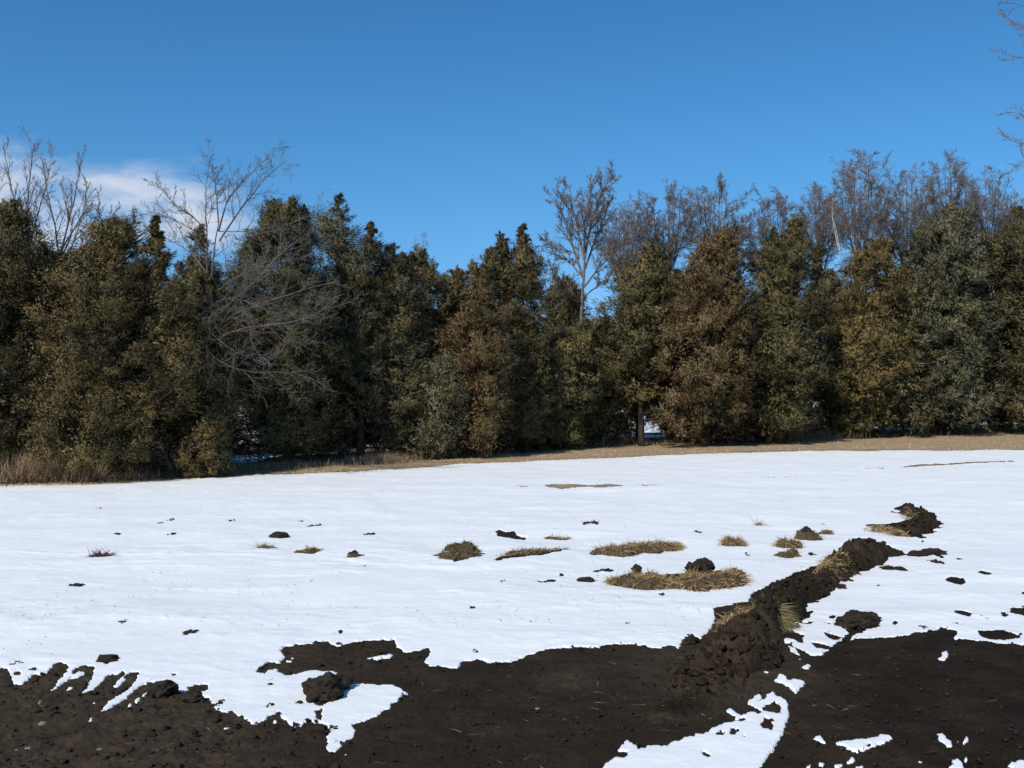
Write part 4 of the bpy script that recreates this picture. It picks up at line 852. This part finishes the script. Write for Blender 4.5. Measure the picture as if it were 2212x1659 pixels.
for i, u in enumerate([-40, 90, 190, 300, 420, 520, 640, 740, 840, 930, 1030, 1120, 1215, 1300, 1390, 1490, 1590, 1680, 1770, 1860, 1960, 2060, 2160, 2250]):
    if i in (5, 14, 18): continue
    u = u + rf.uniform(-12, 12); dd_ = float(np.interp(u, [0, 450, 850, 1300, 2200], [25.5, 27, 30, 34, 36.5])) + rf.uniform(-.5, 1); tp = float(np.interp(u, SKU, SKV)) + rf.uniform(5, 60); w_ = rf.uniform(62, 92)
    _, vq = project(np.array((u - 1106) / F * dd_), np.array(dd_), terrain((u - 1106) / F * dd_, dd_))
    J('second row juniper ' + WHERE[i], dd_, 0, [(tp, u - 14, u + 14), (tp + 35, u - w_ * .6, u + w_ * .6), (tp + 100, u - w_, u + w_), (float(vq) - 90, u - w_ * 1.15, u + w_ * 1.15), (float(vq) - 8, u - w_ * .8, u + w_ * .8)], [O1, DRK + [(OL, 2)], BRN + [(OL, 2)], GRN, O1 + [(GG, 1)]][int(rf.integers(5))] if u > 850 else [DRK + [(OL, 2)], O1][int(rf.integers(2))], 400 + i, .75, .03, group='junipers of the second row')
# ------------------------------------------------------------------ bare trees
def vase(u0, vb, vt, spread, n, rg, dz=1.2, lean=0):
    out = []
    for i in range(n):
        f_ = (i + .5) / n * 2 - 1; f_ += rg.normal() * .12; tt = vt + abs(f_) ** 1.6 * (vb - vt) * .38 + rg.random() * 12
        e = rg.normal() * dz
        out.append(([(u0 + rg.normal() * 2, vb + 60 + rg.random() * 60, 0), (u0 + f_ * spread * .12 + rg.normal() * 3, vb - (vb - vt) * .15, e * .2), (u0 + f_ * spread * .44 + lean * .5, vb - (vb - vt) * .5, e * .6), (u0 + f_ * spread * .53 + lean, tt, e)], .05))
    return out
rg = np.random.default_rng(200)
# pale sweeping bare tree on the left
front = [
 (['base', (440, 900, 0), (446, 760, 0), (450, 640, 0), (462, 560, 0), (472, 480, 0)], .11),
 ([(450, 640, 0), (446, 560, -.1), (448, 500, -.2), (442, 440, -.2), (447, 380, -.3), (455, 338, -.3)], .045),
 ([(472, 480, 0), (468, 430, .2), (462, 370, .3), (452, 345, .3)], .04),
 ([(472, 500, 0), (490, 430, 0), (530, 385, -.2), (575, 345, -.3), (592, 318, -.3)], .045),
 ([(474, 520, 0), (512, 462, .3), (545, 420, .3), (585, 370, .5), (622, 345, .5)], .045),
 ([(448, 500, -.1), (420, 470, -.3), (375, 440, -.5), (345, 400, -.6), (328, 392, -.6)], .032),
 ([(450, 540, 0), (430, 505, .3), (390, 480, .5), (350, 462, .6), (318, 455, .7)], .03),
 ([(452, 600, 0), (420, 550, .2), (380, 525, .2), (330, 500, .3), (285, 465, .3)], .03),
 ([(474, 500, 0), (540, 500, -.5), (600, 490, -.8), (665, 470, -.9), (700, 450, -1)], .026),
 ([(450, 700, 0), (500, 650, -.8), (560, 600, -1.4), (610, 540, -1.8), (670, 500, -2)], .04),
 ([(450, 720, 0), (520, 668, -1.0), (600, 645, -1.6), (660, 622, -2), (735, 608, -2.2)], .035),
 ([(448, 740, 0), (530, 705, -1.2), (620, 700, -1.7), (690, 680, -2), (730, 650, -2.2)], .032),
 ([(448, 760, 0), (480, 690, -.6), (540, 620, -1), (570, 560, -1.2)], .03),
 ([(446, 700, 0), (420, 690, -.8), (440, 760, -1.2), (500, 800, -1.5), (590, 808, -1.7), (680, 798, -1.8)], .026),
 ([(448, 690, 0), (430, 670, -1), (450, 720, -1.4), (520, 770, -1.7), (600, 790, -1.9)], .022),
 ([(450, 660, 0), (500, 640, -1), (560, 660, -1.5), (620, 700, -1.8), (650, 740, -1.9)], .022),
 ([(450, 650, 0), (500, 600, -.8), (580, 570, -1.2), (640, 560, -1.5), (700, 545, -1.6)], .028),
]
front = [(p_, r_ * .55) for p_, r_ in front]
bare_tree('pale grey bare tree with long boughs sweeping down to the right', 23.6, 440, front, 41, wood=(M_mid, M_mid, M_mid), tw=(13, 7, 6), rmin=.0027, ang=.6, lens=(.30, .42, .45), extra=0, wiggle=.13)
# left group behind the junipers
def st(*p): return [(a, b_, c) for a, b_, c in p]
grp = 'bare trees behind the left junipers'
bare_tree('bare tree of upright stems cut by the left edge', 34, 60, [(['base', (60, 620, 0), (62, 540, 0)], .09), (st((62,560,0),(58,470,0),(64,380,.2),(75,310,.3)), .045), (st((62,560,0),(40,470,-.3),(20,390,-.4),(8,318,-.5)), .04), (st((60,580,0),(20,500,.3),(-10,430,.5),(-20,350,.5)), .035), (st((62,540,0),(85,450,.4),(105,380,.5),(112,330,.6)), .032)], 42, tw=(11, 6, 3), rmin=.006, ang=.42, lens=(.30, .45, .5), group=grp)
bare_tree('bare tree with two crooked stems against the cloud', 34, 132, [(['base', (132, 620, 0), (128, 560, 0)], .09), (st((128,560,0),(148,480,0),(165,410,.2),(178,345,.3)), .042), (st((128,565,0),(118,480,-.3),(100,410,-.4),(92,350,-.5)), .036), (st((130,560,0),(160,500,.3),(140,440,.5),(130,390,.5)), .03), (st((132,540,0),(175,470,.4),(190,430,.5),(185,385,.6)), .03)], 43, tw=(10, 6, 3), rmin=.006, ang=.42, lens=(.30, .45, .5), group=grp)
bare_tree('slim bare tree leaning right beside the rusty juniper', 34, 150, [(['base', (140, 620, 0), (142, 560, 0)], .08), (st((142,560,0),(165,510,0),(180,455,.2),(200,400,.3)), .034), (st((160,520,0),(200,490,0),(215,450,.2),(212,420,.3)), .026), (st((170,540,0),(205,510,-.2),(235,480,.2),(252,450,.3)), .022)], 44, tw=(9, 6, 3), rmin=.006, ang=.45, lens=(.32, .45, .5), group=grp)
# centre bare tree
cen = [(['base', (1252, 800, 0), (1254, 700, 0), (1262, 600, 0), (1262, 540, 0)], .14),
 (st((1260,600,0),(1240,540,0),(1222,480,-.3),(1205,430,-.4),(1192,428,-.4)), .05), (st((1262,560,0),(1250,500,.2),(1235,440,.3),(1230,400,.4)), .05), (st((1262,560,0),(1272,500,0),(1290,440,.2),(1320,380,.2)), .06), (st((1264,580,0),(1285,520,.4),(1305,470,.5),(1318,420,.7)), .045),
 (st((1260,600,0),(1225,560,.4),(1195,530,.6),(1172,515,.6)), .04), (st((1262,620,0),(1300,570,-.4),(1335,540,-.6),(1350,500,-.6)), .04), (st((1262,550,0),(1262,480,-.5),(1275,420,-.7),(1290,385,-.9)), .045), (st((1258,660,0),(1235,630,-.4),(1205,610,-.6),(1190,570,-.8)), .03), (st((1262,640,0),(1300,610,.4),(1325,590,.6),(1345,570,.8)), .03)]
bare_tree('tall bare tree with a clear grey trunk and forked vase crown at centre', 35, 1252, cen, 45, wood=(M_grey, M_twig, M_twig), tw=(16, 9, 5, 2), rmin=.0055, ang=.55, lens=(.30, .45, .6), wiggle=.13, group='bare trees behind the right junipers')
LB = [('hazy brown bare tree just right of the tall central one', 1352, 640, 445, 110, 41), ('bare tree with a tawny crown behind the cone juniper', 1440, 610, 405, 130, 42), ('round headed bare tree above the russet juniper', 1548, 580, 402, 135, 42),
      ('low bushy bare tree left of the leaning spire', 1668, 590, 428, 140, 43), ('thin ragged bare tree beside the white trunked one', 1772, 590, 420, 90, 42), ('slender tallest bare tree in the right group', 1862, 590, 345, 110, 41),
      ('bare tree filling between the slender tallest and the dense one', 1960, 580, 385, 120, 43), ('densest dark bare tree above the grey green juniper', 2052, 560, 352, 130, 42), ('bare tree with dark rounded crown at far right of the group', 2138, 560, 388, 120, 42), ('faint bare tree beside the right photo edge', 2205, 560, 440, 90, 45)]
for i, (lb, u, vb, vt, sp_, d_) in enumerate(LB):
    lm = vase(u, vb, vt, sp_, 11, rg); lm = [(['base', (u, vb + 40, 0), (u, vb, 0)], .12)] + lm
    bare_tree(lb, d_, u, lm, 60 + i, wood=(M_grey, M_twig, M_twig), tw=(9, 8, 5, 3), rmin=.0054, ang=.62, lens=(.26, .48, .62), wiggle=.15, t0=.42, group='bare trees behind the right junipers')
bare_tree('low hazy thicket tree left of the central trunk', 40, 1190, [(['base', (1190, 740, 0), (1190, 690, 0)], .08)] + vase(1190, 700, 575, 110, 7, rg), 81, wood=(M_twig, M_twig, M_twig), tw=(8, 6, 6), rmin=.007, lens=(.3, .42, .5), group='bare trees behind the right junipers')
bare_tree('white barked dead stem among the right bare trees', 40, 1822, [(['base', (1822, 620, 0), (1818, 540, 0), (1805, 495, 0), (1798, 465, 0)], .06), (st((1812,540,0),(1803,500,0),(1796,460,0),(1800,430,0)), .03)], 82, wood=(M_pale, M_pale, M_twig), tw=(5, 4, 3), rmin=.006, lens=(.3, .4, .4), group='bare trees behind the right junipers')
# near tree outside the right edge; only the tips of its boughs reach into the frame
edge_l = [(['base', (2420, 700, 0), (2420, 300, 0), (2415, -60, 0)], .16)] + [(st((2418, b0, 0), (2330, b1, .2), (2250, b2, .2), (2172, b3, .1)), .019) for b0, b1, b2, b3 in ((160, 60, 20, 5), (200, 110, 62, 50), (280, 200, 130, 118), (380, 310, 255, 240), (400, 350, 325, 302), (460, 420, 365, 352))]
bare_tree('bare tree outside the right edge with only bough tips in view', 17, 2420, edge_l, 83, wood=(M_grey, M_grey, M_twig), tw=(9, 5, 4), rmin=.0035, ang=.6, lens=(.26, .4, .45), extra=0)

# bare brush at the foot of the trees
def brush(label, u, v, w, h, seed, n=26):
    rg = np.random.default_rng(seed); p = spot(u, v); root = empty('bare_shrub', tuple(p), label, 'bare shrub', 'bare shrubs under the junipers')
    P0 = np.stack([p[0] + rg.normal(size=n) * w * .25, p[1] + rg.normal(size=n) * w * .2, np.full(n, p[2])], 1); D = rg.normal(size=(n, 3)) * .45 + np.array([0, 0, 1])
    Lg = rg.uniform(.5, 1.1, n) * h; P, Rd = grow(P0, D, Lg, np.full(n, .009), 7, .12, 0, rg)
    a = sprout(P, Rd, Lg, 6, .2, 1, .6, .4, rg); P1, R1 = grow(*a, 4, .15, .02, rg); R1 = np.maximum(R1, .004)
    b_ = sprout(P1, R1, a[2], 4, .2, 1, .6, .45, rg); P2, R2 = grow(*b_, 3, .15, 0, rg); R2 = np.maximum(R2, .0035)
    for nm, lst, mt in (('stems', [(P, Rd)], M_twig), ('twigs', [(P1, R1), (P2, R2)], M_twig)):
        VV, FF, k0 = [], [], 0
        for A, B in lst:
            v_, q = tubes(A, B, 3); VV.append(v_); FF.append(q + k0); k0 += len(v_)
        make_mesh(nm, np.concatenate(VV), np.concatenate(FF), mt, root, True, loc=p)
for i, (lb, u, v, w, h) in enumerate((('tangle of bare brown stems beside the tall grass at far left', 110, 1036, 1.2, 1.5), ('low bare brush between the two leftmost seedlings', 360, 1030, 1.2, 1.2), ('dark bare brush under the three tipped juniper', 560, 1006, 1.2, 1.3), ('bare brush at the foot of the ragged spire tree', 700, 998, 1.4, 1.0),
      ('twiggy shrub in the snowy gap at centre right', 1330, 948, 1.6, 1.9), ('twiggy shrub right of the trunk in the snowy gap', 1450, 944, 1.6, 1.7), ('bare shrub under the russet juniper', 1620, 942, 1.5, 1.6), ('large bare shrub beneath the golden dome', 1850, 936, 2.4, 2.4), ('bare shrub left of the golden dome', 1775, 936, 1.4, 1.9), ('fine bare shrub at the right foot of the big grey green juniper', 2185, 920, 1.6, 1.5))):
    brush(lb, u, v, w, h, 300 + i, 34)
